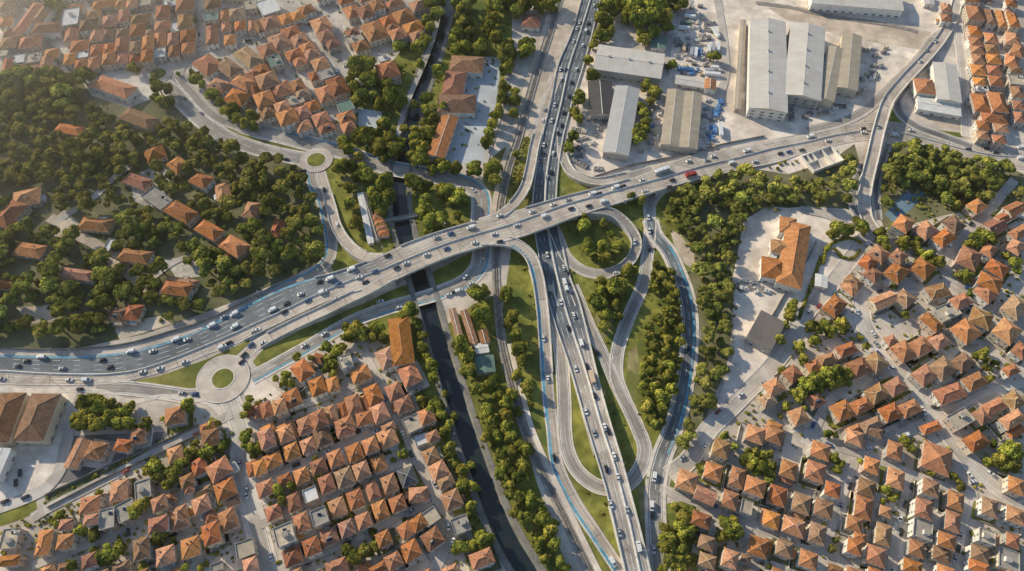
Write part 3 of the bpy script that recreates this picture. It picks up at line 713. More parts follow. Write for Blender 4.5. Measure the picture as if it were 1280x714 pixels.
# roundabouts: ring of asphalt, raised kerb, grass island
def disc(mb, c, r0, r1, z, m=0, n=64):
    for i in range(n):
        a, q = 2 * pi * i / n, 2 * pi * (i + 1) / n
        P = lambda r, t, zz=z: (c.x + r * cos(t), c.y + r * sin(t), zz)
        if r0 <= 0:
            mb.face([P(r1, a), P(r1, q), (c.x, c.y, z)], m)
        else:
            mb.face([P(r0, a), P(r1, a), P(r1, q), P(r0, q)], m, [(0, a * r0), (r1 - r0, a * r0), (r1 - r0, q * r0), (0, q * r0)])
for x, y, ro, ri, lb in ((279, 473.5, 14.5, 6.9, 'big western roundabout'), (395.5, 200.5, 11.6, 7.2, 'roundabout above the park'), (198, 93, 11.0, 7.0, 'small roundabout below the northern rows')):
    c = G(x, y)
    b = MB()
    z = nextz() + .02
    disc(b, c, ri, ro, z)
    o = tag(obj('roundabout_road', b.mesh('roundabout_road', [M['ring']])), 'ring of beige asphalt of the ' + lb, 'roundabout', kind='structure')
    b = MB()
    disc(b, c, ri - .8, ri, z + .15)
    for i in range(64):
        a, q = 2 * pi * i / 64, 2 * pi * (i + 1) / 64
        b.face([(c.x + ri * cos(a), c.y + ri * sin(a), z - .05), (c.x + ri * cos(q), c.y + ri * sin(q), z - .05), (c.x + ri * cos(q), c.y + ri * sin(q), z + .15), (c.x + ri * cos(a), c.y + ri * sin(a), z + .15)])
    if ro > 14: disc(b, c, ro, ro + .7, z + .1)
    obj('kerb', b.mesh('kerb', [M['kerb']]), o)
    b = MB()
    for k in range(5):
        disc(b, c, (ri - .8) * k / 5, (ri - .8) * (k + 1) / 5, z + .14 + .0 * k)
    tag(obj('traffic_island_lawn', b.mesh('island', [M['grass']])), 'round grass island of the ' + lb, 'lawn', kind='structure')

# median barriers (things): main road, highway
def wall_along(name, label, cat, line, h, t, mat, base=0.0, gap=None):
    b = MB()
    for i in range(len(line) - 1):
        p, q = line[i], line[i + 1]
        d = Vector((q.x - p.x, q.y - p.y, 0))
        if d.length < 1e-4: continue
        nn = Vector((-d.y, d.x, 0)).normalized()
        def pt(v, s, z, k): return (v.x + nn.x * s * k, v.y + nn.y * s * k, v.z + base + z)
        for s in (1, -1):
            f = [pt(p, s, 0, t), pt(q, s, 0, t), pt(q, s, h, t * .45), pt(p, s, h, t * .45)]
            b.face(f if s < 0 else f[::-1])
        b.face([pt(p, -1, h, t * .45), pt(q, -1, h, t * .45), pt(q, 1, h, t * .45), pt(p, 1, h, t * .45)])
    o = obj(name, b.mesh(name, [mat]))
    return tag(o, label, cat)
P = spline([[*G(*s[1], s[-1])] for s in MAIN], 4.0)
wall_along('median_barrier', 'low concrete barrier dividing the flyover carriageways', 'barrier', [Vector(p) for p in P], .9, .45, M['barrier'], .1)
P = spline([[*G(*s[1], s[-1])] for s in HW], 4.0)
wall_along('median_barrier', 'low concrete barrier dividing the north-south highway', 'barrier', [Vector(p) for p in P], .9, .45, M['barrier'], .1)
for lb, pts in (('retaining wall between the road and the western wood', [(0,436),(60,437.5),(110,436),(160,430),(210,416),(255,402),(290,386),(330,365),(375,342)]),
                ('dark parapet wall between the warehouse yard and the flyover', [(742,222),(780,210),(845,196),(900,182),(955,171)]),
                ('grey side wall of the old cutting on its upper side', [(58,619),(120,589.5),(205,552),(250,532)]),
                ('grey side wall of the old cutting on its lower side', [(60,635),(130,599),(200,567),(252,542)]),
                ('low wall along the lower edge of the western wood path', [(950,420),(962,400),(985,360),(1012,320),(1020,302)])):
    P = spline([[*G(x, y)] for x, y in pts], 5)
    wall_along('retaining_wall', lb if 'path' not in lb else 'dark wall bounding the pale car park on the right', 'wall', [Vector(p) for p in P], 1.6, .35, M['concrete_dark'])

L, R_, px = by_centre([(945,4),(985,9),(1030,19),(1080,27),(1120,33),(1146,40)], 4.0)
o = road('railway_track', 'disused siding crossing the pale ground above the warehouses', L, R_, M['ballast'], edge=False, px=px, prio=-1)
b = MB()
for i in range(len(L) - 1):
    for f in (.34, .66):
        a, q = L[i].lerp(R_[i], f), L[i+1].lerp(R_[i+1], f)
        zz = Vector((0, 0, ROADS[-1]['z0'] + .15)); d = (q - a).normalized(); nn = Vector((-d.y, d.x, 0)) * .1
        b.face([a - nn + zz, q - nn + zz, q + nn + zz, a + nn + zz])
obj('rail', b.mesh('rail', [M['rail']]), o)
# piers under the flyover and the viaduct
def piers(stations, xs, w, lab):
    for x in xs:
        best = min(stations, key=lambda s: abs(s[2] - x))
        p, t, _ = best
        b = MB()
        a = atan2(t.y, t.x)
        b.box(p.x - .7, p.x + .7, p.y - w, p.y + w, -3 if abs(x-520) < 30 else -.2, p.z - 1.25, 0, a, (p.x, p.y))
        o = tag(obj('bridge_pier', b.mesh('bridge_pier', [M['concrete']])), lab % ORD[xs.index(x)], 'pier', 'bridge piers')
        c = MB()
        c.box(p.x - .9, p.x + .9, p.y - w - .8, p.y + w + .8, p.z - 1.9, p.z - 1.2, 0, a, (p.x, p.y), bottom=True)
        obj('pier_cap', c.mesh('pier_cap', [M['concrete']]), o)
ORD = ['first','second','third','fourth','fifth','sixth','seventh','eighth','ninth','tenth','eleventh','twelfth','thirteenth','fourteenth','fifteenth','sixteenth','seventeenth','eighteenth','nineteenth','twentieth']
for t_ in ('twenty','thirty','forty','fifty','sixty','seventy','eighty','ninety'):
    for k_ in ('first','second','third','fourth','fifth','sixth','seventh','eighth','ninth'):
        ORD.append(t_ + '-' + k_)
    ORD.append({'twenty':'thirtieth','thirty':'fortieth','forty':'fiftieth','fifty':'sixtieth','sixty':'seventieth','seventy':'eightieth','eighty':'ninetieth','ninety':'hundredth'}[t_])
fly = []
for i in range(len(MAIN) - 1):
    a, c = MAIN[i], MAIN[i + 1]
    for k in range(6):
        f = k / 6
        n_ = G(a[0][0]*(1-f)+c[0][0]*f, a[0][1]*(1-f)+c[0][1]*f, a[3]*(1-f)+c[3]*f)
        s_ = G(a[2][0]*(1-f)+c[2][0]*f, a[2][1]*(1-f)+c[2][1]*f, a[3]*(1-f)+c[3]*f)
        t = Vector((n_.y - s_.y, s_.x - n_.x, 0)).normalized()
        fly.append(((n_ + s_) / 2, t, a[1][0]*(1-f)+c[1][0]*f))
piers(fly, [488, 535, 572, 612, 642, 662, 706, 740, 778], 6.5, 'grey concrete pier under the flyover, %s from the west')
via = spline([[*G(x, y, z), x] for x, y, z in VIA], 4)
vs = [(Vector(p[:3]), (Vector(via[min(i+1, len(via)-1)][:3]) - Vector(via[max(i-1, 0)][:3])).normalized(), p[3]) for i, p in enumerate(via)]
piers(vs, [1089.5, 1095, 1103.5, 1116, 1128], 2.2, 'slim pier under the narrow viaduct, %s from the south')

# railway
RAILPX = [(712,-40),(700,0),(687.6,43),(672.6,88),(655,150),(647,179),(638,205),(628,250),(622,300),(620,343),(623.5,392),(627,430),(634,460),(644,497),(655,536),(672.6,578),(694,623),(714,665),(738,714),(760,760)]
L, R_, px = by_centre(RAILPX, 5.0)
o = road('railway_track', 'single railway line on grey ballast running past the interchange', L, R_, M['ballast'], edge=False, px=px, prio=-1)
tag(o, o['label'], 'railway')
b = MB()
sl = MB()
for i in range(len(L) - 1):
    for f in (.36, .64):
        a, q = L[i].lerp(R_[i], f), L[i+1].lerp(R_[i+1], f)
        zz = ROADS[-1]['z0']
        d = (q - a).normalized() if (q - a).length else Vector((1, 0, 0))
        nn = Vector((-d.y, d.x, 0)) * .09
        b.face([a - nn + Vector((0,0,zz+.3)), q - nn + Vector((0,0,zz+.3)), q + nn + Vector((0,0,zz+.3)), a + nn + Vector((0,0,zz+.3))])
        b.face([a - nn + Vector((0,0,zz+.1)), q - nn + Vector((0,0,zz+.1)), q - nn + Vector((0,0,zz+.3)), a - nn + Vector((0,0,zz+.3))])
    for k in range(3):
        f = k / 3
        a, q = L[i].lerp(L[i+1], f), R_[i].lerp(R_[i+1], f)
        c, d = a.lerp(q, .22), a.lerp(q, .78)
        t = (L[i+1] - L[i]).normalized() * .14
        zz = ROADS[-1]['z0'] + .1
        sl.face([c - t + Vector((0,0,zz)), d - t + Vector((0,0,zz)), d + t + Vector((0,0,zz)), c + t + Vector((0,0,zz))][::-1])
obj('rail', b.mesh('rail', [M['rail']]), o)
obj('sleeper_row', sl.mesh('sleeper_row', [M['sleeper']]), o)
L, R_, px = by_centre([(x - 9, y) for x, y in RAILPX[:9]], 3.5)
road('service_path', 'dusty maintenance path beside the railway', L, R_, M['dirt'], edge=False, px=px, prio=-1)
L, R_, px = by_centre([(x + (10 if y > 400 else 7), y) for x, y in RAILPX[11:]], 3.0)
road('service_path', 'pale maintenance path along the lower railway', L, R_, M['lot'], edge=False, px=px, prio=-1)
for x, y, lb in ((505, 292, 'small concrete footbridge across the canal in the park'),):
    p = G(500, 273.5)
    b = MB()
    b.box(p.x - 12, p.x + 12, p.y - 1.3, p.y + 1.3, .1, .55, 0, .22, (p.x, p.y), bottom=True)
    o = tag(obj('footbridge', b.mesh('footbridge', [M['concrete']])), lb, 'footbridge')
    for s in (-1, 1):
        c = MB()
        c.box(p.x - 12, p.x + 12, p.y + s * 1.2 - .08, p.y + s * 1.2 + .08, .55, 1.5, 0, .22, (p.x, p.y))
        obj('railing', c.mesh('railing', [M['steel']]), o)
# ------------------------------------------------------------------ houses
# each line: cell col,row | district | bearing | then  x y w h roof [bearing] [g]  in survey-cell units
HOUSES = """
0,0|northern rows|-8
345 290 65 60 o;400 315 65 50 o;465 310 65 65 o;540 290 75 65 o;605 290 65 55 r;670 285 60 50 r;730 275 65 65 o;795 260 60 50 W;865 250 60 65 r;935 235 70 55 r
480 245 70 60 o;540 240 65 60 o;605 220 75 80 r;675 230 65 65 b;735 210 65 75 o;795 195 65 80 o;860 190 60 70 r;935 175 85 70 r
395 225 100 60 o;413 262 60 50 W;480 170 70 70 o;535 165 60 55 r;610 160 75 50 b;685 145 85 65 r;745 162 60 40 b;810 125 90 55 o;875 132 50 50 W;920 100 80 75 b
355 165 75 90 r;440 120 100 60 b;545 100 80 60 r;615 75 60 70 o;700 90 110 50 t;810 55 80 70 o
350 80 90 90 W;370 40 90 50 o;465 65 80 40 t;515 15 120 40 r;600 15 60 40 o;655 15 60 45 o;722 8 60 34 T;920 20 100 70 r;845 10 70 40 W
150 205 120 60 o;40 210 90 60 b;85 155 70 50 o;35 330 60 100 r;100 340 60 50 o;165 350 70 60 o;230 315 75 90 r;255 265 80 55 o;165 285 80 50 T;90 290 70 50 W;30 30 90 60 t;28 105 70 55 o;40 160 60 45 b;15 255 50 50 T
1060 15 90 50 b;1050 78 80 40 V;1120 72 50 50 o;1180 60 90 50 t;1055 170 65 100 r;1125 130 50 50 o;1195 125 60 50 o;1145 195 65 55 o;1255 125 40 60 r;1245 20 70 50 T
25 -45 100 60 o;130 -50 100 60 r;240 -40 90 60 b;350 -45 100 60 o;460 -50 90 60 t;570 -45 100 60 o;680 -50 100 60 r;800 -45 90 60 o;920 -55 100 60 o;1060 -50 90 60 b;1170 -45 100 60 o
1035 320 110 110 r 40;1140 335 105 85 b 35;1235 280 120 90 t 40;1090 425 100 80 o 20;1180 480 110 90 o 15;1210 408 100 70 o 25;1262 440 70 70 o 20;1265 365 60 70 r 30
1,0|northern slope|-18
70 110 100 70 r;150 90 70 60 o;205 75 70 50 o;250 45 80 50 r;60 30 100 80 W;10 130 40 70 b;325 120 95 80 o;120 205 110 90 o;175 160 95 70 o;215 195 90 70 o;255 235 80 60 o;345 175 80 60 r;380 215 70 50 o;60 250 100 80 o;92 298 70 60 V;190 270 90 60 o;215 302 70 50 o;275 262 80 60 o;320 315 85 65 o;345 362 80 60 G;290 375 60 50 r;405 425 95 100 r;345 465 90 85 o;55 395 110 80 o;30 345 70 60 r;125 440 105 75 o;205 425 75 70 o;230 462 80 45 t;40 490 100 80 o;195 495 85 50 T;130 530 80 60 o;155 580 105 80 o;230 555 80 65 r;280 525 70 55 o;60 555 90 70 b;325 590 90 70 o;350 635 90 50 r;235 625 85 60 o;445 525 80 60 V;450 580 90 60 o;460 630 75 55 o
480 55 80 70 o;545 55 80 70 r;600 20 70 60 o;690 12 90 40 o;735 75 95 70 o;590 150 110 105 o;655 103 80 60 o;678 133 80 55 o;705 165 80 60 o;785 130 100 60 o;805 178 85 60 o;820 20 110 60 o;480 158 70 45 r;490 188 85 45 T;520 225 80 60 o;655 345 110 85 o -15;635 285 60 40 W;540 -20 80 60 o;640 -35 90 60 r;440 -10 80 60 r;330 -30 90 60 o
0,1|wooded villas|8
770 50 110 70 o -20;885 105 80 85 o 40;1000 180 95 80 o 25;1110 240 80 90 o -15;680 185 130 70 r 20;780 272 125 85 G 35;900 340 140 90 o 30;1040 430 125 80 o 30;1165 510 120 95 o 30;1250 330 75 90 o;475 402 165 75 o 5;670 560 165 75 o 8;145 530 150 80 o 8;900 695 170 60 o 8;380 650 170 60 r 8;130 268 150 85 o -12;45 350 95 170 o 18;20 705 80 50 r;542 505 34 70 W
0,2|wooded villas|8
660 130 90 90 r 5;590 140 110 85 b 5;880 12 150 75 o 8
1,1|wooded villas|10
105 420 58 100 r
0,3|cutting gardens|-25
475 110 95 100 b 8;610 85 85 70 r 5;685 35 75 80 r -8;1045 45 95 90 b -12;870 130 85 80 o -20;990 190 85 85 r;1090 205 130 95 o -33;590 310 95 110 o -12;445 380 110 90 o -10;710 305 85 95 G -18;625 410 105 95 G -28;530 450 80 105 G -15;450 455 80 60 r -10;325 480 75 60 r -5;320 565 90 85 o -8;215 570 80 140 o -8;45 550 90 110 T -5;40 660 110 60 o -5;1120 305 115 95 o -25;1000 380 95 85 o;890 445 100 115 p -22;790 375 85 75 r;850 345 55 50 o;1135 455 95 105 o;1050 525 95 110 r -22;1045 440 75 50 r -30;785 480 110 85 r -15;700 600 90 110 b -18;820 635 105 95 o -18;945 595 100 105 o -18;1220 600 100 85 T -20;1245 680 80 75 o -20;440 660 85 75 r -20;600 695 100 55 b -20;235 705 80 45 o;320 695 80 50 b -10;1255 200 60 80 r -20;930 262 80 65 b -25;1010 312 100 35 t -25;1160 362 75 50 b -20;940 300 55 45 r -20;120 760 90 80 o -10;500 745 90 70 o -20;700 745 95 80 b -20;880 720 80 50 o -20;1080 690 70 40 G -20;1130 760 100 80 o -20;330 770 90 80 o -12
0,2|cutting gardens|-15
870 645 110 90 o -12;1250 625 60 55 r -20;1030 700 80 40 r -20
1,2|canal-side rows|-25
230 420 95 100 o -35;305 500 85 90 o -22;382 490 65 75 o -18;310 360 50 65 r -60;445 375 70 65 T -20;520 440 105 75 o -22;180 560 90 90 o;115 600 75 75 o -20;50 615 60 80 o -20;5 628 45 70 r -20;585 540 85 100 o;615 632 90 95 o;690 525 85 85 o;735 590 95 80 o -22;545 590 45 100 r;485 590 80 100 o -20;435 620 55 90 r -20;375 640 60 95 o -20;312 665 85 95 r;245 690 80 80 r;540 660 90 70 o -15;440 690 105 70 o;150 705 100 50 o;55 712 80 40 o;780 685 90 80 T;850 650 85 80 o -20;660 705 75 45 o;650 360 95 105 p -25;765 440 100 115 o -25
1,3|canal-side rows|-23
50 50 85 100 r;145 30 90 85 o;245 5 80 45 r;330 38 90 100 b;440 5 100 65 o;175 115 85 80 o;258 85 80 75 o;80 160 100 75 r;15 195 70 75 o;655 48 100 95 o;570 85 80 80 o;490 120 85 90 o;395 150 80 85 o;310 190 85 75 r;225 235 80 75 o;140 255 80 55 r;45 300 95 80 o;610 175 80 80 o;525 210 85 85 o;440 245 95 95 t;350 275 80 90 r;270 330 75 70 W;185 370 75 90 r;85 420 85 75 r;665 275 80 90 o;755 240 90 95 g;580 310 70 100 o;620 410 80 100 o;705 375 85 80 o;810 330 105 80 o -5;495 355 85 95 o;405 395 90 95 o;315 440 85 85 G;225 470 80 95 o;140 530 105 105 T;535 462 80 80 o;450 500 80 85 p;365 540 90 85 r;275 590 90 90 r;180 640 100 90 r;870 440 85 75 T -35;808 472 85 75 o -35;745 510 75 80 r -35;880 550 105 95 r -35;635 550 80 75 o -25;770 610 100 95 o -30;685 660 90 80 o -30;610 698 100 50 r -30;400 690 120 75 o -20;540 690 60 50 r -20;910 210 95 90 o -30;945 265 90 60 b -25;975 355 100 95 p -25;1020 480 90 85 G -22;870 135 80 75 t -25;880 40 70 55 r -25;825 55 75 55 W -20;1125 650 125 85 o -22;965 708 90 45 o;300 760 95 80 o;480 760 90 80 o;700 770 100 80 o -28;840 750 90 80 r -25;190 740 90 70 o;1080 760 90 80 o
2,3|lower right blocks|20
1215 30 100 85 o;1045 100 90 90 b;875 262 110 105 o;1005 215 95 85 o 18;965 335 115 75 r 24 g;1125 245 80 105 o;1215 290 110 90 o;1090 355 85 90 o;1172 392 62 72 T;1265 440 50 80 o;945 455 105 75 r;970 570 85 75 b;1230 590 105 100 o;1090 650 85 95 o;1168 650 55 45 b;975 660 90 70 t;860 705 70 50 r;1000 760 90 80 o;1180 740 100 80 o
3,3|lower right blocks|20
35 35 90 80 o;265 110 105 85 o;435 45 90 75 o;530 15 100 50 b;105 205 90 88 o;240 215 105 100 o;325 305 85 75 r;635 110 85 90 o;845 150 160 140 o 22;1040 65 110 95 r -30;1240 15 90 55 r -30;520 185 85 80 o;640 250 95 100 o;495 295 95 85 b;480 395 95 115 r;50 335 95 100 r;170 375 100 100 b;280 400 100 90 b;20 455 85 85 o;130 490 120 90 p;250 525 90 105 b;590 415 65 55 o;435 475 85 75 o;580 530 85 115 b;460 540 65 40 r;435 590 80 80 o;540 635 110 100 o;815 295 90 85 b;780 400 95 100 o;940 360 90 95 o;925 465 85 105 r;775 505 105 95 G;895 560 100 80 r;745 600 85 85 o;870 630 100 75 b;725 690 105 70 o;1110 395 90 95 b;1240 435 105 85 o;1240 285 90 85 o;1095 540 90 70 T;1137 560 38 65 o;1225 560 75 75 r;1060 625 100 80 b;1205 655 115 105 G;1055 692 115 60 o;85 600 90 85 b;205 655 100 90 o;0 590 40 85 b;340 705 85 45 b;430 725 80 60 o;545 740 100 80 o;890 720 100 70 o;1240 750 100 80 o;60 740 90 80 o
3,2|sloping east|-24
415 15 80 55 o 40;335 100 90 105 o 35;580 70 125 75 o -22 g;685 60 75 95 t -40;850 25 110 80 t -15;1090 35 110 75 o 40;1235 105 110 105 t 35;965 75 95 75 o -25;900 125 95 85 T;1065 160 120 85 t 25;820 180 60 120 o -38;990 225 105 125 o -35;1195 225 125 105 o 35;1265 320 80 75 r 35;615 270 60 55 r;680 325 95 110 o -28;765 300 95 95 o -28;860 275 85 80 o -28;395 315 100 65 r -20;295 365 90 60 o -15;540 380 90 105 t -35;455 405 105 100 r;228 400 75 65 r -20;125 440 80 85 r -35;30 505 90 85 o -25;0 570 80 70 t -25;640 500 95 90 r -30;545 535 100 90 t -30;470 595 100 75 o;375 620 100 100 r;615 630 100 90 r;710 610 105 80 o;785 445 105 100 r -35;875 410 105 110 b -35;975 380 95 90 b -35;910 535 150 90 r -20;1035 475 110 85 b -25;1215 420 75 60 r -25;1230 570 85 100 t -35;1130 600 120 70 o -25;965 660 105 95 T -30;1070 650 65 90 r -30;1225 665 120 80 o -30;240 570 80 75 r -30;155 650 85 90 o -20;35 700 90 45 o 20;520 690 110 65 b;430 715 80 45 o;815 705 105 55 o -20
3,1|sloping east|40
678 398 90 80 o 30;790 430 95 90 o;880 468 85 100 o;930 400 95 75 b;1045 310 75 75 o;1135 410 85 90 r 42 g;1185 365 60 90 r 42 g;1232 325 75 90 r 42 g;1260 440 65 100 o;1240 512 80 75 o 30;1005 570 115 100 o 25;1105 530 70 65 o 30;1145 620 115 70 r 30;1110 690 130 75 o 25;555 550 100 80 o 35;655 560 75 65 o 35;500 592 75 75 r 35;645 640 100 100 o 35;775 620 110 90 o 35;525 650 85 70 o 35;430 690 95 55 b 35
3,0|eastern terraces|6
1035 60 90 80 o;1110 80 55 85 b;1165 90 48 95 o;1225 95 58 80 o;1020 -10 85 40 b;1215 12 60 40 r;1035 150 70 55 o;1040 205 75 55 o;1045 245 75 45 o;1052 290 70 55 o;1052 345 80 60 o;1062 405 75 50 o;1065 440 75 35 W;1065 510 90 100 o;1130 585 135 55 o;1075 620 68 48 o;1075 670 68 48 o;1115 185 68 55 o;1120 240 68 50 b;1127 290 78 55 o;1132 345 78 52 r;1142 400 78 58 o;1150 505 88 110 r;1165 635 78 48 o;1157 690 72 44 r;1225 190 85 65 o 12;1250 250 75 60 o 20;1220 300 78 65 o 15;1240 345 70 35 b;1240 395 78 55 T;1245 455 68 65 b;1250 520 60 50 o;1255 580 60 60 o;890 85 58 40 o;890 35 58 45 o;1100 -40 80 50 o;1230 -50 80 50 o;1010 -70 80 60 b
"""
CNAME = dict(o='orange', r='dull red', b='weathered brown', t='ochre', p='pink', g='grey slate', G='grey', T='tan', W='white', V='green', D='dark')
FLAT = 'GTWVD'
FOOT = []     # footprints (centre, half-diagonal, px) to keep trees off

def window_mesh():
    b = MB()
    b.box(-.62, .62, -.06, 0, 0, 1.5, 0)
    b.face([(-.5, -.063, .1), (.5, -.063, .1), (.5, -.063, 1.4), (-.5, -.063, 1.4)], 1)
    b.box(-.04, .04, -.085, -.06, .1, 1.4, 0)
    b.box(-.72, .72, -.16, 0, -.12, -.0, 0, bottom=True)
    return b.mesh('window', [M['frame'], M['glass']])
WIN = window_mesh()
def door_mesh():
    b = MB()
    b.box(-.6, .6, -.06, 0, 0, 2.2, 0)
    b.face([(-.5, -.063, .02), (.5, -.063, .02), (.5, -.063, 2.1), (-.5, -.063, 2.1)], 1)
    b.box(-.8, .8, -.9, 0, 2.3, 2.42, 0, bottom=True)
    return b.mesh('door', [M['frame'], M['doorwood']])
DOOR = door_mesh()
def chimney_mesh():
    b = MB()
    b.box(-.3, .3, -.25, .25, -1.0, 1.0, 0)
    b.box(-.38, .38, -.33, .33, 1.0, 1.12, 1, bottom=True)
    return b.mesh('chimney', [M['chimney'], M['concrete_dark']])
CHIM = chimney_mesh()
def panel_mesh():
    b = MB()
    b.face([(-1, -.7, .25), (1, -.7, .25), (1, .7, .95), (-1, .7, .95)], 0)
    b.face([(-1, .7, .93), (1, .7, .93), (1, -.7, .23), (-1, -.7, .23)], 1)
    b.tube((.8, .6, 0), (.8, .6, .9), .04, .04, 4, 1)
    b.tube((-.8, .6, 0), (-.8, .6, .9), .04, .04, 4, 1)
    b.tube((-.9, 1.0, 1.0), (.9, 1.0, 1.0), .28, .28, 8, 1)
    return b.mesh('solar_heater', [M['panel'], M['steel']])
SOLAR = panel_mesh()
def tank_mesh():
    b = MB()
    b.box(-.7, .7, -.5, .5, 0, .5, 1)
    b.tube((0, 0, .5), (0, 0, 1.5), .55, .55, 10, 0)
    return b.mesh('water_tank', [M['flat_w'], M['concrete']])
TANK = tank_mesh()

def roof_mesh(l, w, kind, pitch, mat, cap, over=.55):
    """hip / gable roof standing on z=0, eaves projecting; l along x"""
    a, c = l / 2 + over, w / 2 + over
    b = MB()
    rise = tan(pitch)
    swap = c > a
    A, Cc = (c, a) if swap else (a, c)
    h = Cc * rise
    rl = 0.0 if abs(A - Cc) < .8 else A - Cc
    if kind == 'g':
        rl = A
    def T(x, y, z):
        return (-y, x, z) if swap else (x, y, z)
    t, e = .22, -.2
    E = [T(-A, -Cc, e + t), T(A, -Cc, e + t), T(A, Cc, e + t), T(-A, Cc, e + t)]
    r0, r1 = T(-rl, 0, h + e + t), T(rl, 0, h + e + t)
    sl = hypot(Cc, h)
    if rl > 0:
        b.face([E[0], E[1], r1, r0], 0, [(-A, 0), (A, 0), (rl, sl), (-rl, sl)])
        b.face([E[2], E[3], r0, r1], 0, [(-A, 0), (A, 0), (rl, sl), (-rl, sl)])
        if kind == 'g':
            b.face([E[1], E[2], r1], 2)
            b.face([E[3], E[0], r0], 2)
        else:
            b.face([E[1], E[2], r1], 0, [(-Cc, 0), (Cc, 0), (0, sl)])
            b.face([E[3], E[0], r0], 0, [(-Cc, 0), (Cc, 0), (0, sl)])
    else:
        top = T(0, 0, h + e + t)
        for i in range(4):
            d = A if i % 2 == 0 else Cc
            b.face([E[i], E[(i+1) % 4], top], 0, [(-d, 0), (d, 0), (0, sl)])
        r0 = r1 = top
    B = [(x, y, e) for x, y, z in E]
    for i in range(4):
        j = (i + 1) % 4
        b.face([B[i], B[j], E[j], E[i]], 1)
    b.face(B[::-1], 1)
    # ridge and hip tiles
    def capt(p, q):
        p, q = Vector(p), Vector(q)
        d = (q - p)
        if d.length < .3: return
        d.normalize()
        s = d.cross(Vector((0, 0, 1))).normalized() * .2
        u = Vector((0, 0, .13))
        b.face([p - s, q - s, q + u, p + u], 3)
        b.face([p + u, q + u, q + s, p + s], 3)
    if kind == 'g':
        capt(r0, r1)
    else:
        capt(r0, r1)
        for i, rr in ((0, r0), (1, r1), (2, r1), (3, r0)):
            capt(E[i], rr)
    return b.mesh('roof', [mat, M['wall_w'], M['wall_c'], cap]), h

def flat_mesh(l, w, mat, over=.25):
    a, c = l / 2 + over, w / 2 + over
    b = MB()
    b.box(-a, a, -c, c, -.25, .12, 1, bottom=True, mt=0)
    p = .22
    for x0, x1, y0, y1 in ((-a, a, -c, -c + p), (-a, a, c - p, c), (-a, -a + p, -c + p, c - p), (a - p, a, -c + p, c - p)):
        b.box(x0, x1, y0, y1, .12, .7, 1)
    return b.mesh('roof', [mat, M['wall_g']])

CAPS = {k: plain('ridge tiles ' + k, tuple(min(1, x * f) for x, f in zip(c, (1.25, 1.5, 1.75))), .9, .2, .2, .8, .2) for k, c in dict(o=(.44, .17, .075), r=(.35, .125, .07), b=(.30, .155, .085), t=(.46, .27, .14), p=(.5, .25, .17), g=(.25, .23, .21)).items()}
WALLS = ['wall_w', 'wall_w', 'wall_c', 'wall_c', 'wall_g', 'wall_p']

def add_windows(root, l, w, h, rz, loc, name='window', every=3.4, mesh=None):
    floors = max(1, int(h // 2.8))
    cam = Vector((0, CY, H))
    for side in range(4):
        n = ((0, -1), (1, 0), (0, 1), (-1, 0))[side]
        wn = Vector((n[0] * cos(rz) - n[1] * sin(rz), n[0] * sin(rz) + n[1] * cos(rz), 0))
        v = cam - loc
        v.z = 0
        if v.normalized().dot(wn) < .25: continue
        ln = l if side in (0, 2) else w
        d = w / 2 if side in (0, 2) else l / 2
        k = max(1, int((ln - .8) // every))
        for f in range(floors):
            for i in range(k):
                s = (i + .5) / k * ln - ln / 2
                if f == 0 and i == k // 2 and side == 0:
                    o = bpy.data.objects.new('door', DOOR); z = .05
                else:
                    o = bpy.data.objects.new(name, mesh or WIN); z = 1.0 + f * 2.8
                o.location = (n[0] * d - n[1] * s, n[1] * d + n[0] * s, z)
                o.rotation_euler = (0, 0, side * pi / 2)
                COL.objects.link(o)
                o.parent = root

HS = []
for blk in HOUSES.strip().split('\n'):
    if '|' in blk:
        cell, dist, ang = blk.split('|')
        cc, cr = map(int, cell.split(','))
        continue
    for it in blk.split(';'):
        t = it.split()
        x, y, w, h = map(float, t[:4])
        a = float(t[5]) if len(t) > 5 and t[5] != 'g' else float(ang)
        HS.append(dict(px=PX(cc, cr, x, y), w=w / ZF * .955, h=h / ZF * .955, c=t[4], a=a, dist=dist, g='g' in t[5:], base=float(ang)))
rnd = random.Random(11)
for s in HS:
    wall_h = rnd.choice([5.6, 5.9, 6.2, 6.2, 6.6, 8.6])
    if s['dist'] == 'wooded villas': wall_h = rnd.choice([3.6, 4.2, 5.6])
    if min(s['w'], s['h']) < 13.5: wall_h = rnd.choice([3.1, 3.4, 5.6]) if s['dist'] not in ('northern rows', 'northern slope', 'eastern terraces') else rnd.choice([5.6, 6.0])
    z = wall_h + .8
    x, y = s['px']
    c = G(x, y, z)
    ar = radians(s['a'])
    u = (cos(ar), sin(ar))
    e0, e1 = G(x - u[0] * s['w'] / 2, y - u[1] * s['w'] / 2, z), G(x + u[0] * s['w'] / 2, y + u[1] * s['w'] / 2, z)
    d = e1 - e0
    L_ = d.length
    rz = atan2(d.y, d.x)
    # length across: scale of the view along the perpendicular
    pn = Vector((-d.y, d.x, 0)).normalized()
    # project a 1 m step across into px
    def proj(p):
        v = p - Vector((0, CY, H))
        fx, fy, fz = v.x, v.y * sin(PITCH) + v.z * cos(PITCH), v.y * cos(PITCH) - v.z * sin(PITCH)
        return (640 + F * fx / fz, 357 - F * fy / fz)
    a, b_ = proj(c), proj(c + pn)
    W_ = s['h'] / hypot(b_[0] - a[0], b_[1] - a[1])
    s.update(c=s['c'], pos=Vector((c.x, c.y, 0)), L=L_, W=W_, rz=rz, wall=wall_h)
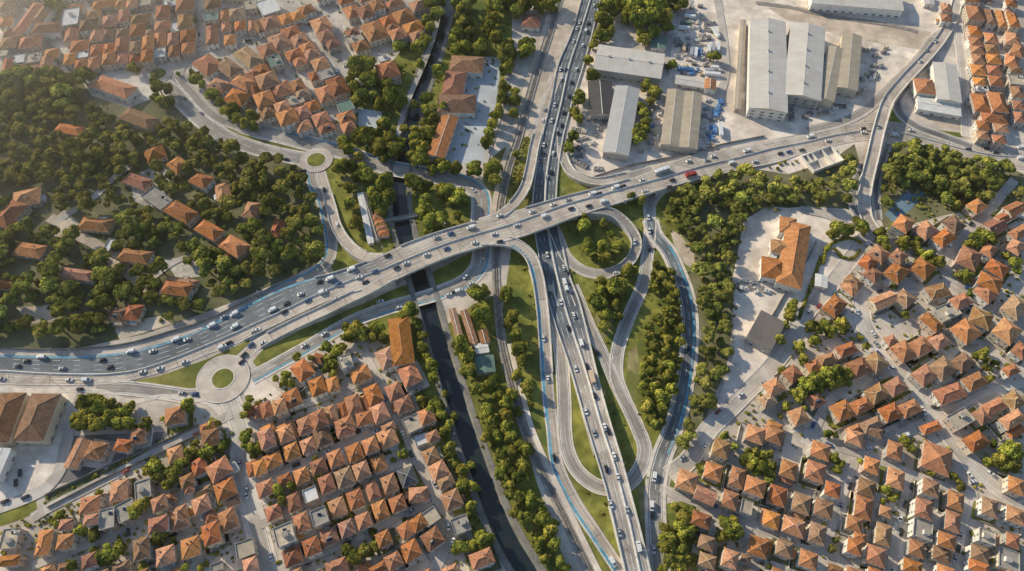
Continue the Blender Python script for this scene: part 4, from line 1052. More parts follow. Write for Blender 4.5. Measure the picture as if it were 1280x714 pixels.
# rows for the labels
for dist in {s['dist'] for s in HS}:
    g = [s for s in HS if s['dist'] == dist]
    base = g[0]['base']
    for s in g:
        ar = radians(base if dist not in ('lower right blocks',) else 20)
        s['v'] = -s['px'][0] * sin(ar) + s['px'][1] * cos(ar)
        s['u'] = s['px'][0] * cos(ar) + s['px'][1] * sin(ar)
    g.sort(key=lambda s: s['v'])
    rows, cur = [], []
    for s in g:
        if cur and s['v'] - cur[0]['v'] > 15:
            rows.append(cur); cur = []
        cur.append(s)
    rows.append(cur)
    for ri, r in enumerate(rows):
        r.sort(key=lambda s: s['u'])
        for i, s in enumerate(r):
            s['lab'] = '%s from the left in %s row of the %s' % (ORD[i], ORD[ri], dist)
RGRID = {}
for rd in ROADS:
    for i in range(rd['n']):
        c_ = (rd['L'][i] + rd['R'][i]) / 2
        RGRID.setdefault((int(c_.x // 10), int(c_.y // 10)), []).append((c_.x, c_.y, rd['W'][i] / 2, rd['name']))
def on_road(x, y, m):
    gx, gy = int(x // 10), int(y // 10)
    for a in (gx - 1, gx, gx + 1):
        for b_ in (gy - 1, gy, gy + 1):
            for cx, cy, hw, nm in RGRID.get((a, b_), ()):
                if (cx - x) ** 2 + (cy - y) ** 2 < (hw + (-.3 if nm in ('footpath', 'wood_path') else m)) ** 2: return True
    return False
cam = Vector((0, CY, H))
for s in HS:
    over = .55 if s['c'] not in FLAT else .25
    l, w, h = max(3.0, s['L'] - 2 * over), max(3.0, s['W'] - 2 * over), s['wall']
    flat = s['c'] in FLAT
    kind = 'flat-roofed' if flat else 'gable-roofed' if s['g'] else 'pyramid-roofed' if abs(l - w) < .8 else 'hip-roofed'
    terr = s['dist'] in ('northern rows', 'northern slope', 'eastern terraces')
    hn = 'flat_roofed_house' if flat else 'terraced_house' if terr else 'villa' if s['dist'] in ('wooded villas', 'sloping east') else 'tiled_house'
    root = bpy.data.objects.new(hn, None)
    root.location = s['pos']
    root.rotation_euler = (0, 0, s['rz'])
    COL.objects.link(root)
    size = 'small ' if l * w < 50 else 'large ' if l * w > 190 else ''
    lab = '%s%s %s house, %s' % (size, CNAME[s['c']], kind, s['lab'])
    if len(lab.split()) > 16: lab = '%s %s house, %s' % (CNAME[s['c']], kind, s['lab'])
    tag(root, lab, hn.replace('_', ' '), 'houses of the ' + s['dist'])
    b = MB()
    b.box(-l/2, l/2, -w/2, w/2, -.1, h - (.02 if not flat else .26), 0)
    b.box(-l/2 - .06, l/2 + .06, -w/2 - .06, w/2 + .06, -.1, .5, 1)
    if h > 5:
        b.box(-l/2 - .05, l/2 + .05, -w/2 - .05, w/2 + .05, 2.75, 2.95, 1, bottom=True)
    obj('wall', b.mesh('wall', [M[rnd.choice(WALLS)], M['concrete']]), root)
    if flat:
        rf = obj('roof', flat_mesh(l, w, M[dict(G='flat_g', T='flat_t', W='flat_w', V='flat_v', D='flat_d')[s['c']]]), root, (0, 0, h))
        if l > 6 and w > 6:
            q = MB()
            hx, hy = rnd.uniform(-.25, .25) * l, rnd.uniform(-.2, .2) * w
            q.box(hx - 1.3, hx + 1.3, hy - 1.1, hy + 1.1, .1, 2.1, 0, mt=1)
            q.box(hx - 1.45, hx + 1.45, hy - 1.25, hy + 1.25, 2.1, 2.3, 1, bottom=True)
            if rnd.random() < .6: obj('stair_hut', q.mesh('stair_hut', [M['wall_w'], M['flat_g']]), rf)
            if rnd.random() < .35: obj('solar_heater', SOLAR, rf, (-hx * .8 + 1.2, -hy + 1.5, .12), -s['rz'] + rnd.uniform(-.2, .2))
            if rnd.random() < .3: obj('water_tank', TANK, rf, (-.3 * l * (1 if hx < 0 else -1) * -1, w * .28 * (-1 if hy > 0 else 1), .12))
    else:
        pitch = radians(rnd.uniform(24, 31))
        me, rise = roof_mesh(l, w, 'g' if s['g'] else 'h', pitch, M['roof_' + s['c']], CAPS[s['c']])
        rf = obj('roof', me, root, (0, 0, h))
        if min(l, w) > 6:
            for _ in range(rnd.choice([1, 1, 2])):
                fx, fy = rnd.choice([-1, 1]) * rnd.uniform(.08, .30) * l, rnd.choice([-1, 1]) * rnd.uniform(.16, .30) * w
                mx = max(abs(fx) / (l / 2), abs(fy) / (w / 2)) if abs(l - w) < .8 else max(abs(fy) / (w / 2) if l > w else abs(fx) / (l / 2), 0)
                obj('chimney', CHIM, rf, (fx, fy, rise * (1 - mx) + .1), rnd.choice([0, pi / 2]))
            if rnd.random() < .06:
                sy = -w * .27
                obj('solar_heater', SOLAR, rf, (rnd.uniform(-.15, .15) * l, sy, rise * (.4) + .05), 0)
    add_windows(root, l, w, h, s['rz'], s['pos'])
    if hn in ('tiled_house', 'villa') and s['dist'] != 'wooded villas' and min(l, w) > 6:
        g0, g1, g2, g3 = (rnd.uniform(1.2, 3.4) for _ in range(4))
        b = MB()
        X0, X1, Y0, Y1 = -l/2 - g0, l/2 + g1, -w/2 - g2, w/2 + g3
        b.face([(X0, Y0, .045), (X1, Y0, .045), (X1, Y1, .045), (X0, Y1, .045)])
        obj('yard', b.mesh('yard', [M[rnd.choice(['paving', 'paving', 'soil', 'grass', 'lot', 'ground'])]]), root)
        b = MB()
        for (ax, ay), (bx, by) in (((X0, Y0), (X1, Y0)), ((X1, Y0), (X1, Y1)), ((X1, Y1), (X0, Y1)), ((X0, Y1), (X0, Y0))):
            if rnd.random() < .25: continue
            a0 = .0 if rnd.random() < .5 else rnd.uniform(.15, .4)
            p0, p1 = (ax + (bx - ax) * a0, ay + (by - ay) * a0), (bx, by)
            ok = True
            for k in range(5):
                f = k / 4
                lx, ly = p0[0] + (p1[0] - p0[0]) * f, p0[1] + (p1[1] - p0[1]) * f
                gx = s['pos'].x + lx * cos(s['rz']) - ly * sin(s['rz'])
                gy = s['pos'].y + lx * sin(s['rz']) + ly * cos(s['rz'])
                if on_road(gx, gy, .3): ok = False
            if not ok: continue
            hh = rnd.uniform(.9, 1.7)
            b.box(min(p0[0], p1[0]) - .1, max(p0[0], p1[0]) + .1, min(p0[1], p1[1]) - .1, max(p0[1], p1[1]) + .1, 0, hh, 0)
        if b.f:
            obj('garden_wall', b.mesh('garden_wall', [M[rnd.choice(['concrete', 'wall_w', 'wall_c', 'concrete_dark'])]]), root)
    # lean-to sheds and terraces at the back of many houses
    if rnd.random() < .55 and min(l, w) > 6.5:
        sd = rnd.choice([0, 1, 2, 3])
        al, aw, ah = rnd.uniform(2.5, 5.5), rnd.uniform(1.8, 3.2), rnd.uniform(2.3, 3.0)
        n = ((0, -1), (1, 0), (0, 1), (-1, 0))[sd]
        dd = (w if sd in (0, 2) else l) / 2
        sh = rnd.uniform(-.25, .25) * (l if sd in (0, 2) else w)
        b = MB()
        b.box(-al/2, al/2, -aw, -.01, -.05, ah, 0)
        b.face([(-al/2 - .25, -aw - .3, ah + .02), (al/2 + .25, -aw - .3, ah + .02), (al/2 + .25, -.02, ah + .7), (-al/2 - .25, -.02, ah + .7)], 1, [(0, 0), (al, 0), (al, aw), (0, aw)])
        b.face([(-al/2 - .25, -aw - .3, ah - .1), (al/2 + .25, -aw - .3, ah - .1), (al/2 + .25, -aw - .3, ah + .02), (-al/2 - .25, -aw - .3, ah + .02)], 1)
        b.face([(-al/2, -aw, ah), (-al/2, -.02, ah), (-al/2, -.02, ah + .68)], 0)
        b.face([(al/2, -.02, ah), (al/2, -aw, ah), (al/2, -.02, ah + .68)], 0)
        rm = rnd.choice(['roof_r', 'roof_b', 'roof_o', 'flat_g', 'metal_g', 'metal_t'])
        o = obj('annex', b.mesh('annex', [M[rnd.choice(WALLS)], M[rm]]), root, (n[0] * dd - n[1] * sh, n[1] * dd + n[0] * sh, 0))
        o.rotation_euler = (0, 0, sd * pi / 2)
    FOOT.append((s['pos'].x, s['pos'].y, cos(s['rz']), sin(s['rz']), l / 2 + .8, w / 2 + .8))

def blocked(x, y, m=0.0):
    for fx, fy, c, s_, a, b_ in FOOT:
        dx, dy = x - fx, y - fy
        if abs(dx) > 70 or abs(dy) > 70: continue
        if abs(dx * c + dy * s_) < a + m and abs(-dx * s_ + dy * c) < b_ + m:
            return True
    return False

# ------------------------------------------------------------------ large buildings, from their roof corners (survey px, in order)
def quad_frame(q, z):
    P = [G(x, y, z) for x, y in q]
    c = (P[0] + P[1] + P[2] + P[3]) / 4
    d = (P[1] + P[2] - P[0] - P[3]) / 2
    e = (P[2] + P[3] - P[0] - P[1]) / 2
    rz = atan2(d.y, d.x)
    n = Vector((-sin(rz), cos(rz), 0))
    return Vector((c.x, c.y, 0)), d.length, abs(e.dot(n)), rz
def wide_window():
    b = MB()
    b.box(-1.3, 1.3, -.06, 0, 0, 1.3, 0)
    b.face([(-1.2, -.063, .1), (1.2, -.063, .1), (1.2, -.063, 1.2), (-1.2, -.063, 1.2)], 1)
    for x in (-.4, .4):
        b.box(x - .04, x + .04, -.085, -.06, .1, 1.2, 0)
    return b.mesh('window', [M['frame'], M['glass']])
WWIN = wide_window()
def big_door():
    b = MB()
    b.box(-2.2, 2.2, -.08, 0, 0, 4.2, 0)
    for i in range(7):
        b.box(-2.0, 2.0, -.12, -.08, .1 + i * .57, .55 + i * .57, 1)
    return b.mesh('roller_door', [M['frame'], M['steel']])
RDOOR = big_door()
def hall(name, label, cat, q, h, bays=1, axis='y', mat='metal_g', wall='wall_g', pitch=8, group=None, hip=False, vents=0, windows=True, second=None, doors=True):
    """hall with one or more pitched bays; ridges run along 'x' (q0->q1) or 'y' of the quad"""
    c, l, w, rz = quad_frame(q, h + .6)
    root = bpy.data.objects.new(name, None)
    root.location = c
    root.rotation_euler = (0, 0, rz)
    COL.objects.link(root)
    tag(root, label, cat, group)
    b = MB()
    b.box(-l/2 + .3, l/2 - .3, -w/2 + .3, w/2 - .3, -.1, h - .02, 0)
    b.box(-l/2 + .22, l/2 - .22, -w/2 + .22, w/2 - .22, -.1, .8, 1)
    obj('wall', b.mesh('wall', [M[wall], M['concrete']]), root)
    for k in range(bays):
        if hip:
            cap = CAPS.get(mat[-1], CAPS['o'])
            me, rise = roof_mesh(l - .8, w - .8, 'h', radians(pitch), M[mat], cap, .5)
            rf = obj('roof', me, root, (0, 0, h))
            break
        mt = M[mat if (k % 2 == 0 or second is None) else second]
        if axis == 'y':
            bl, bw = w, l / bays
            me, rise = roof_mesh(bl - .6, bw, 'g', radians(pitch), mt, M['steel'], .01 if bays > 1 else .3)
            if bw > bl:   # roof_mesh puts the ridge along the longer side; force it along y
                me, rise = forced_gable(bl - .6, bw, radians(pitch), mt)
            rf = obj('roof', me, root, (-l/2 + bw * (k + .5), 0, h), pi / 2)
        else:
            bl, bw = l, w / bays
            if bw > bl:
                me, rise = forced_gable(bl - .6, bw, radians(pitch), mt)
            else:
                me, rise = roof_mesh(bl - .6, bw, 'g', radians(pitch), mt, M['steel'], .01 if bays > 1 else .3)
            rf = obj('roof', me, root, (0, -w/2 + bw * (k + .5), h))
        for v in range(vents):
            vb = MB()
            s = ((v + .5) / vents - .5) * bl * .9
            vb.box(s - .8, s + .8, -.5, .5, rise - .3, rise + .75, 0)
            vb.box(s - .95, s + .95, -.65, .65, rise + .75, rise + .9, 0, bottom=True)
            obj('roof_vent', vb.mesh('roof_vent', [M['steel']]), rf)
    if windows:
        add_windows(root, l - .6, w - .6, min(h, 5.5 if h < 9 else h), rz, c, every=6.0, mesh=WWIN)
    FOOT.append((c.x, c.y, cos(rz), sin(rz), l / 2 + 1, w / 2 + 1))
    return root, c, l, w, rz
def forced_gable(l, w, pitch, mt):
    b = MB()
    a, c, h = l / 2 + .3, w / 2, tan(pitch) * w / 2
    b.face([(-a, -c, 0), (a, -c, 0), (a, 0, h), (-a, 0, h)], 0, [(-a, 0), (a, 0), (a, c), (-a, c)])
    b.face([(a, c, 0), (-a, c, 0), (-a, 0, h), (a, 0, h)], 0, [(-a, 0), (a, 0), (a, c), (-a, c)])
    b.face([(a, -c, 0), (a, c, 0), (a, 0, h)], 1)
    b.face([(-a, c, 0), (-a, -c, 0), (-a, 0, h)], 1)
    return b.mesh('roof', [mt, M['wall_w']]), h
def c2(col, row, pts):
    return [PX(col, row, x, y) for x, y in pts]

hall('warehouse', 'huge pale sheet-roofed warehouse with one ridge, leftmost of the eastern yard', 'warehouse', [(946,23),(992,27),(974,140),(928,132)], 10, 1, 'y', 'metal_w', 'wall_w', 7, 'eastern warehouses', vents=4)
hall('warehouse', 'two-tone grey warehouse beside the huge pale one', 'warehouse', [(990.5,28),(1034,34),(1024,126),(979,116)], 10, 1, 'y', 'metal_w', 'wall_g', 9, 'eastern warehouses', vents=4)
hall('warehouse', 'narrow tan corrugated shed with stepped roof right of the grey warehouse', 'warehouse', [(1032,56.5),(1053,59),(1046,129),(1025,121)], 8, 1, 'y', 'metal_t', 'wall_c', 9, 'eastern warehouses')
hall('warehouse', 'rusty tan corrugated shed nearest the viaduct', 'warehouse', [(1052,40),(1077,44),(1073,114),(1049,108)], 8, 1, 'y', 'metal_t', 'wall_c', 9, 'eastern warehouses')
hall('long_shed', 'long thin brown shed along the huge warehouse', 'shed', [(931,24),(938,25),(920,135),(913,134)], 4, 1, 'y', 'metal_t', 'wall_c', 8)
hall('warehouse', 'cream sheet-roofed hall at the end of the tree row by the highway', 'warehouse', c2(2, 0, [(435,220),(766,266),(742,390),(402,338)]), 8, 1, 'x', 'metal_w', 'wall_g', 6, vents=3)
hall('warehouse', 'dark brown shed beside the highway trees', 'shed', c2(2, 0, [(408,403),(522,401),(484,574),(360,570)]), 6, 1, 'y', 'metal_k', 'wall_g', 10)
hall('warehouse', 'long grey and tan two-bay hall between dark shed and tree line', 'warehouse', c2(2, 0, [(525,425),(642,440),(575,775),(445,752)]), 7, 1, 'y', 'metal_g', 'wall_g', 9)
hall('warehouse', 'four-bay tan and grey hall in the middle of the yard', 'warehouse', c2(2, 0, [(780,440),(957,462),(918,745),(735,715)]), 7, 2, 'y', 'metal_t', 'wall_g', 10, second='metal_t')
hall('factory', 'long white factory with a row of dark windows by the siding', 'factory', [(1010,-22),(1130,-16),(1124,14),(1016,1)], 8, 1, 'x', 'metal_w', 'wall_w', 5)
hall('store', 'small white-walled store behind the top yard road', 'store', [(1155,-10),(1168,-9),(1166,5),(1154,4)], 4, 1, 'y', 'metal_w', 'wall_w', 6)
hall('workshop', 'white workshop with pale ribbed roof beside the viaduct bend', 'workshop', c2(3, 0, [(832,308),(948,322),(962,512),(838,488)]), 8, 1, 'y', 'metal_w', 'wall_w', 6)
hall('workshop_annex', 'long white annex with flat sheet roof in front of the workshop', 'workshop', c2(3, 0, [(745,470),(962,520),(965,570),(748,545)]), 5, 1, 'x', 'flat_w', 'wall_w', 3)
hall('workshop_office', 'orange hip-roofed office joined to the white workshop', 'office', c2(3, 0, [(733,388),(832,395),(832,470),(735,460)]), 7, 1, 'x', 'roof_o', 'wall_w', 20, hip=True)
for q, lb in (([(28 -30, 492),(27,490),(15,553),(-22,553)], 'brown-roofed hall cut by the left edge'), ([(38,491.5),(72,492),(57,551),(16,551)], 'brown hip-roofed hall beside the pale forecourt, right of its twin')):
    hall('market_hall', lb, 'hall', q, 8, 1, 'y', 'roof_b', 'wall_c', 22, 'western halls', hip=True)
hall('tiled_shed', 'long narrow red-tiled shed behind the western forecourt', 'shed', c2(0, 3, [(372,45),(424,58),(398,205),(328,200)]), 4.5, 1, 'y', 'roof_r', 'wall_c', 18)
hall('apartment_block', 'pale block with railings cut by the lower left edge', 'block', c2(0, 3, [(-40,95),(42,100),(-5,250),(-80,250)]), 7, 1, 'y', 'flat_w', 'wall_w', 4)
hall('tiled_hall', 'large isolated orange hip-roofed hall by the upper roundabout', 'hall', c2(0, 0, [(500,372),(690,432),(625,492),(452,428)]), 6, 1, 'x', 'roof_o', 'wall_w', 22, hip=True)
hall('tiled_hall', 'long brown-tiled hall half hidden in the wood below the upper roundabout', 'hall', c2(0, 0, [(640,528),(790,592),(735,640),(590,590)]), 5, 1, 'x', 'roof_b', 'wall_c', 20, hip=True)
hall('tiled_hall', 'low orange tiled roof among pines left of the wood hall', 'hall', c2(0, 0, [(285,608),(410,630),(400,675),(275,655)]), 4, 1, 'x', 'roof_o', 'wall_c', 20, hip=True)
# school by the canal: three joined ranges
hall('school_wing', 'upper crosswise wing of the long tiled school by the canal', 'school', c2(1, 0, [(970,275),(1138,280),(1130,365),(965,350)]), 6, 1, 'x', 'roof_b', 'wall_w', 20, 'long tiled school', hip=True)
hall('school_wing', 'long middle range of the tiled school by the canal', 'school', c2(1, 0, [(965,352),(1050,356),(1030,480),(905,470)]), 6, 1, 'y', 'roof_r', 'wall_w', 20, 'long tiled school', hip=True)
hall('school_wing', 'lower crosswise wing of the long tiled school by the canal', 'school', c2(1, 0, [(910,470),(1105,465),(1085,565),(905,555)]), 6, 1, 'x', 'roof_b', 'wall_w', 20, 'long tiled school', hip=True)
hall('school_wing', 'separate red-tiled hall below the long school', 'school', c2(1, 0, [(920,570),(1000,580),(945,790),(860,775)]), 6, 1, 'y', 'roof_r', 'wall_w', 14)
hall('school_wing', 'left range of the large hazy school in the upper left', 'school', c2(0, 0, [(135,10),(195,12),(150,160),(88,155)]), 7, 1, 'y', 'roof_r', 'wall_w', 22, 'hazy school', hip=True)
hall('school_wing', 'right range of the large hazy school in the upper left', 'school', c2(0, 0, [(197,12),(250,14),(235,118),(165,112)]), 7, 1, 'y', 'roof_b', 'wall_w', 22, 'hazy school', hip=True)
hall('school_wing', 'front range of the large hazy school in the upper left', 'school', c2(0, 0, [(165,115),(300,105),(300,160),(158,165)]), 7, 1, 'x', 'roof_b', 'wall_w', 22, 'hazy school', hip=True)
# big orange complex in the pale car park
def c900(pts): return [(900 + x / 7.93, 250 + y / 7.93) for x, y in pts]
hall('orange_complex_wing', 'long main range of the big orange building in the car park', 'public building', c900([(715,208),(958,265),(752,872),(505,795)]), 7, 1, 'y', 'roof_o', 'wall_w', 22, 'big orange building', hip=True)
hall('orange_complex_wing', 'upper left wing of the big orange building in the car park', 'public building', c900([(620,150),(780,195),(745,330),(565,318)]), 6.3, 1, 'x', 'roof_o', 'wall_w', 21, 'big orange building', hip=True)
hall('orange_complex_wing', 'middle gable wing of the big orange building in the car park', 'public building', c900([(530,385),(770,420),(730,550),(480,505)]), 6.2, 1, 'x', 'roof_t', 'wall_w', 21, 'big orange building', hip=True)
hall('orange_complex_wing', 'lower left wing of the big orange building in the car park', 'public building', c900([(440,560),(690,590),(640,800),(385,745)]), 6.5, 1, 'x', 'roof_o', 'wall_w', 22, 'big orange building', hip=True)
hall('entrance_canopy', 'small white canopy on the front of the big orange building', 'canopy', c900([(510,520),(570,540),(555,600),(495,580)]), 4.5, 1, 'x', 'flat_w', 'wall_w', 4, windows=False)
hall('red_shed', 'small dark red shed above the park kiosks', 'shed', c2(1, 1, [(585,345),(622,340),(632,372),(595,376)]), 3.5, 1, 'x', 'roof_r', 'wall_c', 15, windows=False)
hall('white_shed', 'white-roofed shed in the drive below the big orange building', 'shed', c2(3, 1, [(262,650),(318,665),(275,715),(215,705)]), 4, 1, 'y', 'flat_w', 'wall_w', 5)
hall('dark_hall', 'dark flat-topped hall at the lower end of the pale car park', 'hall', [(956,388),(984,404),(963,438),(928,421)], 5, 1, 'x', 'metal_d', 'wall_g', 5)
# big orange block by the canal
hall('civic_hall', 'largest orange gable block beside the canal rows', 'hall', c2(1, 2, [(632,165),(735,158),(818,372),(708,402)]), 8, 1, 'y', 'roof_o', 'wall_w', 20, 'civic block', hip=True)
# riverside sheds
hall('riverside_shed', 'long pinkish shed nearest the canal, leftmost of four', 'shed', c2(1, 2, [(955,115),(985,110),(1035,240),(1000,250)]), 4, 1, 'y', 'roof_p', 'wall_c', 10, 'canal bank sheds')
hall('riverside_shed', 'long brown-tiled shed in the middle of the canal bank sheds', 'shed', c2(1, 2, [(1012,125),(1045,118),(1115,285),(1078,297)]), 4, 1, 'y', 'roof_b', 'wall_c', 14, 'canal bank sheds')
hall('riverside_shed', 'short brown shed right of the long canal bank sheds', 'shed', c2(1, 2, [(1105,222),(1150,215),(1165,280),(1125,292)]), 4, 1, 'y', 'roof_b', 'wall_c', 14, 'canal bank sheds')
hall('riverside_shed', 'small white-roofed shed by the canal bank trees', 'shed', c2(1, 2, [(1088,290),(1155,282),(1163,325),(1095,340)]), 4, 1, 'x', 'flat_w', 'wall_w', 4, 'canal bank sheds')
hall('riverside_shed', 'teal flat-roofed shed by the canal bank trees', 'shed', c2(1, 2, [(1088,350),(1185,342),(1195,425),(1098,440)]), 4, 1, 'y', 'flat_v', 'wall_g', 5, 'canal bank sheds')
for k, (x, y) in enumerate([(605, 372), (612, 400), (622, 425), (632, 448)]):
    hall('kiosk', '%s small orange-roofed kiosk from the top, beside the park canal' % ORD[k], 'kiosk', c2(1, 1, [(x-27,y-16),(x+27,y-20),(x+33,y+11),(x-21,y+15)]), 3, 1, 'x', 'roof_o', 'wall_w', 18, 'park kiosks', hip=True, windows=False)
hall('arcade', 'long dark-roofed arcade between the pavilion and the park kiosks', 'arcade', c2(1, 1, [(528,248),(552,243),(612,480),(588,488)]), 3.0, 1, 'y', 'metal_k', 'wall_g', 5, windows=False)
hall('pavilion', 'long pale concrete-roofed pavilion beside the park kiosks', 'pavilion', c2(1, 1, [(492,250),(520,245),(598,490),(572,497)]), 3.4, 1, 'y', 'flat_w', 'wall_w', 3, windows=False)
hall('gatehouse', 'small white flat-roofed hut by the car park entrance', 'hut', c2(3, 1, [(335,395),(392,397),(392,412),(335,410)]), 3, 1, 'x', 'flat_w', 'wall_w', 3, windows=False)
hall('yard_office', 'low cream building at the end of the truck yard', 'yard building', c2(2, 0, [(818,370),(965,392),(958,435),(812,412)]), 4, 1, 'x', 'metal_w', 'wall_w', 5)
hall('yard_office', 'small orange gable office in the truck yard', 'yard building', c2(2, 0, [(965,390),(1020,398),(1012,448),(958,440)]), 5, 1, 'y', 'roof_o', 'wall_w', 20)
hall('yard_office', 'green-roofed canopy beside the great round tree', 'yard building', c2(2, 0, [(700,175),(772,182),(765,245),(690,235)]), 4, 1, 'y', 'flat_v', 'wall_w', 5)
hall('yard_office', 'orange tiled station house between railway and trees', 'yard building', c2(2, 0, [(55,70),(148,70),(135,140),(45,130)]), 4.5, 1, 'x', 'roof_r', 'wall_w', 18, hip=True)
hall('station_office', 'small red-roofed house under the flyover trees', 'house', c2(1, 2, [(1100,20),(1150,18),(1155,40),(1105,42)]), 4, 1, 'x', 'roof_r', 'wall_w', 18, hip=True)
# unfinished building: roofless walls on a slab
c, l, w, rz = quad_frame(c2(3, 1, [(165,60),(325,15),(365,85),(230,150)]), 2.5)
root = bpy.data.objects.new('unfinished_building', None)
root.location = c; root.rotation_euler = (0, 0, rz); COL.objects.link(root)
tag(root, 'roofless unfinished building with bare partition walls south of the road', 'unfinished building')
b = MB(); b.box(-l/2, l/2, -w/2, w/2, -.1, .3, 0)
obj('floor_slab', b.mesh('floor_slab', [M['lot']]), root)
for x0, x1, y0, y1 in ((-l/2, l/2, -w/2, -w/2 + .4), (-l/2, l/2, w/2 - .4, w/2), (-l/2, -l/2 + .4, -w/2 + .4, w/2 - .4), (l/2 - .4, l/2, -w/2 + .4, w/2 - .4), (-l/6, -l/6 + .4, -w/2 + .4, w/2 - .4), (l/6, l/6 + .4, -w/2 + .4, w/2 - .4), (-l/2 + .4, -l/6, 0, .4), (-l/3, -l/3 + .4, .4, w/2 - .4)):
    b = MB(); b.box(x0, x1, y0, y1, .3, 3.2, 0)
    obj('wall', b.mesh('wall', [M['wall_w']]), root)
FOOT.append((c.x, c.y, cos(rz), sin(rz), l / 2, w / 2))
# ------------------------------------------------------------------ trees
def tone_attr(me, tones):
    a = me.attributes.new('tone', 'FLOAT', 'FACE')
    a.data.foreach_set('value', tones)

def crown_mesh(seed, style, n_lobes, leaves, size, mats):
    """unit tree crown (radius about 1 m, scaled later): lobes of leaf clumps round dark inner cores"""
    r = random.Random(seed)
    v, f, mi, tone = [], [], [], []
    lobes = []
    if style == 'pine':       # broad flattened umbrella with tiers
        for i in range(n_lobes):
            a, q = r.uniform(0, 2 * pi), sqrt(r.random()) * .68
            lobes.append((q * cos(a), q * sin(a), .95 + r.uniform(-.12, .28) + .32 * (1 - q), r.uniform(.30, .48), .78))
        lobes.append((0, 0, 1.25, .5, .8))
    elif style == 'tall':     # upright poplar / cypress-like
        for i in range(n_lobes):
            t = i / (n_lobes - 1)
            a = r.uniform(0, 2 * pi)
            q = .22 * (1 - t * .7)
            lobes.append((q * cos(a), q * sin(a), .5 + t * 1.9, .46 * (1 - .55 * abs(t - .3)), 1.15))
    else:                     # round broadleaf
        for i in range(n_lobes):
            a, q = r.uniform(0, 2 * pi), sqrt(r.random()) * .62
            zz = r.uniform(.55, 1.5)
            q *= sqrt(max(.15, 1 - ((zz - .95) / .75) ** 2))
            lobes.append((q * cos(a), q * sin(a), zz, r.uniform(.28, .46), .95))
        lobes.append((0, 0, 1.15, .55, .95))
    tot = sum(l[3] ** 2 for l in lobes)
    for (x, y, z, rad, sq) in lobes:
        lt = r.uniform(-.18, .18)
        # core
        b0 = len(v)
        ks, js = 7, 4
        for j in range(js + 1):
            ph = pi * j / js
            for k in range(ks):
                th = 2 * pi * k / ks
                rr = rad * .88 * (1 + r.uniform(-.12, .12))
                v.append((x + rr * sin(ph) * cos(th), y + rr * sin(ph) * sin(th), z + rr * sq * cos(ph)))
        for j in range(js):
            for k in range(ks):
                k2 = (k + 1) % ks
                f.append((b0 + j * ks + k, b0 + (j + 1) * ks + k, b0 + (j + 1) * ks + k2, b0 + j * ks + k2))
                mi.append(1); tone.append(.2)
        n = int(leaves * rad * rad / tot)
        for _ in range(n):
            u = r.uniform(-.55, 1)
            th = r.uniform(0, 2 * pi)
            sxy = sqrt(1 - u * u)
            d = Vector((sxy * cos(th), sxy * sin(th), u))
            rr = rad * r.uniform(.86, 1.08)
            c = Vector((x + d.x * rr, y + d.y * rr, z + d.z * rr * sq))
            nn = (d + Vector((r.uniform(-.42, .42), r.uniform(-.42, .42), r.uniform(-.3, .45)))).normalized()
            t = nn.orthogonal().normalized()
            t.rotate(Matrix.Rotation(r.uniform(0, 2 * pi), 3, nn))
            w = nn.cross(t)
            s = size * r.uniform(.6, 1.35)
            bnd = nn * s * .35
            b0 = len(v)
            v += [tuple(c - t * s), tuple(c - w * s * .7 - bnd * .5), tuple(c + t * s), tuple(c + w * s * .7 - bnd * .5)]
            f.append((b0, b0 + 1, b0 + 2, b0 + 3))
            mi.append(0)
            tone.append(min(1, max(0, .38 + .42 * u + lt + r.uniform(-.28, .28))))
    me = bpy.data.meshes.new('crown')
    me.from_pydata(v, [], f)
    for m_ in mats: me.materials.append(m_)
    me.polygons.foreach_set('material_index', mi)
    tone_attr(me, tone)
    me.update()
    return me
def trunk_mesh(seed, style):
    r = random.Random(seed)
    b = MB()
    top = 1.25 if style != 'tall' else 2.0
    b.tube((0, 0, -.05), (.02, .01, top * .55), .085, .06, 7)
    b.tube((.02, .01, top * .5), (.05, -.03, top), .06, .025, 6)
    for i in range(5):
        a = 2 * pi * i / 5 + r.uniform(-.3, .3)
        z = r.uniform(.35, .6) * top
        b.tube((.02, .01, z), (.42 * cos(a), .42 * sin(a), z + .35), .035, .012, 5)
    return b.mesh('trunk', [M['trunk']], True)
KINDS = {}
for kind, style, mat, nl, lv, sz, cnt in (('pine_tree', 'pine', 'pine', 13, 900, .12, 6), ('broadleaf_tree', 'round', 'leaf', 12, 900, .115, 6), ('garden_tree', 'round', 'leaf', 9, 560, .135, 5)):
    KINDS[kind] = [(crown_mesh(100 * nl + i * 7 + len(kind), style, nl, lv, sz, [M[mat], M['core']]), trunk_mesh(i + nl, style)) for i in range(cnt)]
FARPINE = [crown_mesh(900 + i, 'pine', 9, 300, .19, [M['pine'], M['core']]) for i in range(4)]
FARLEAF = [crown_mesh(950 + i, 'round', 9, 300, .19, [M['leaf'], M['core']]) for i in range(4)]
trnd = random.Random(5)
TREES = []    # (x, y, r)
def unseen_road(x, y, m=1.0):
    return on_road(x, y, m)
GROUPED = {}
def kname(grp, kind):
    if kind != 'broadleaf_tree': return kind
    if 'canal' in grp or 'railway' in grp or 'terraces' in grp: return 'riverside_tree'
    if 'row' in grp or 'line' in grp or 'along' in grp: return 'roadside_tree'
    return kind
for k_ in ('riverside_tree', 'roadside_tree'): KINDS[k_] = KINDS['broadleaf_tree']
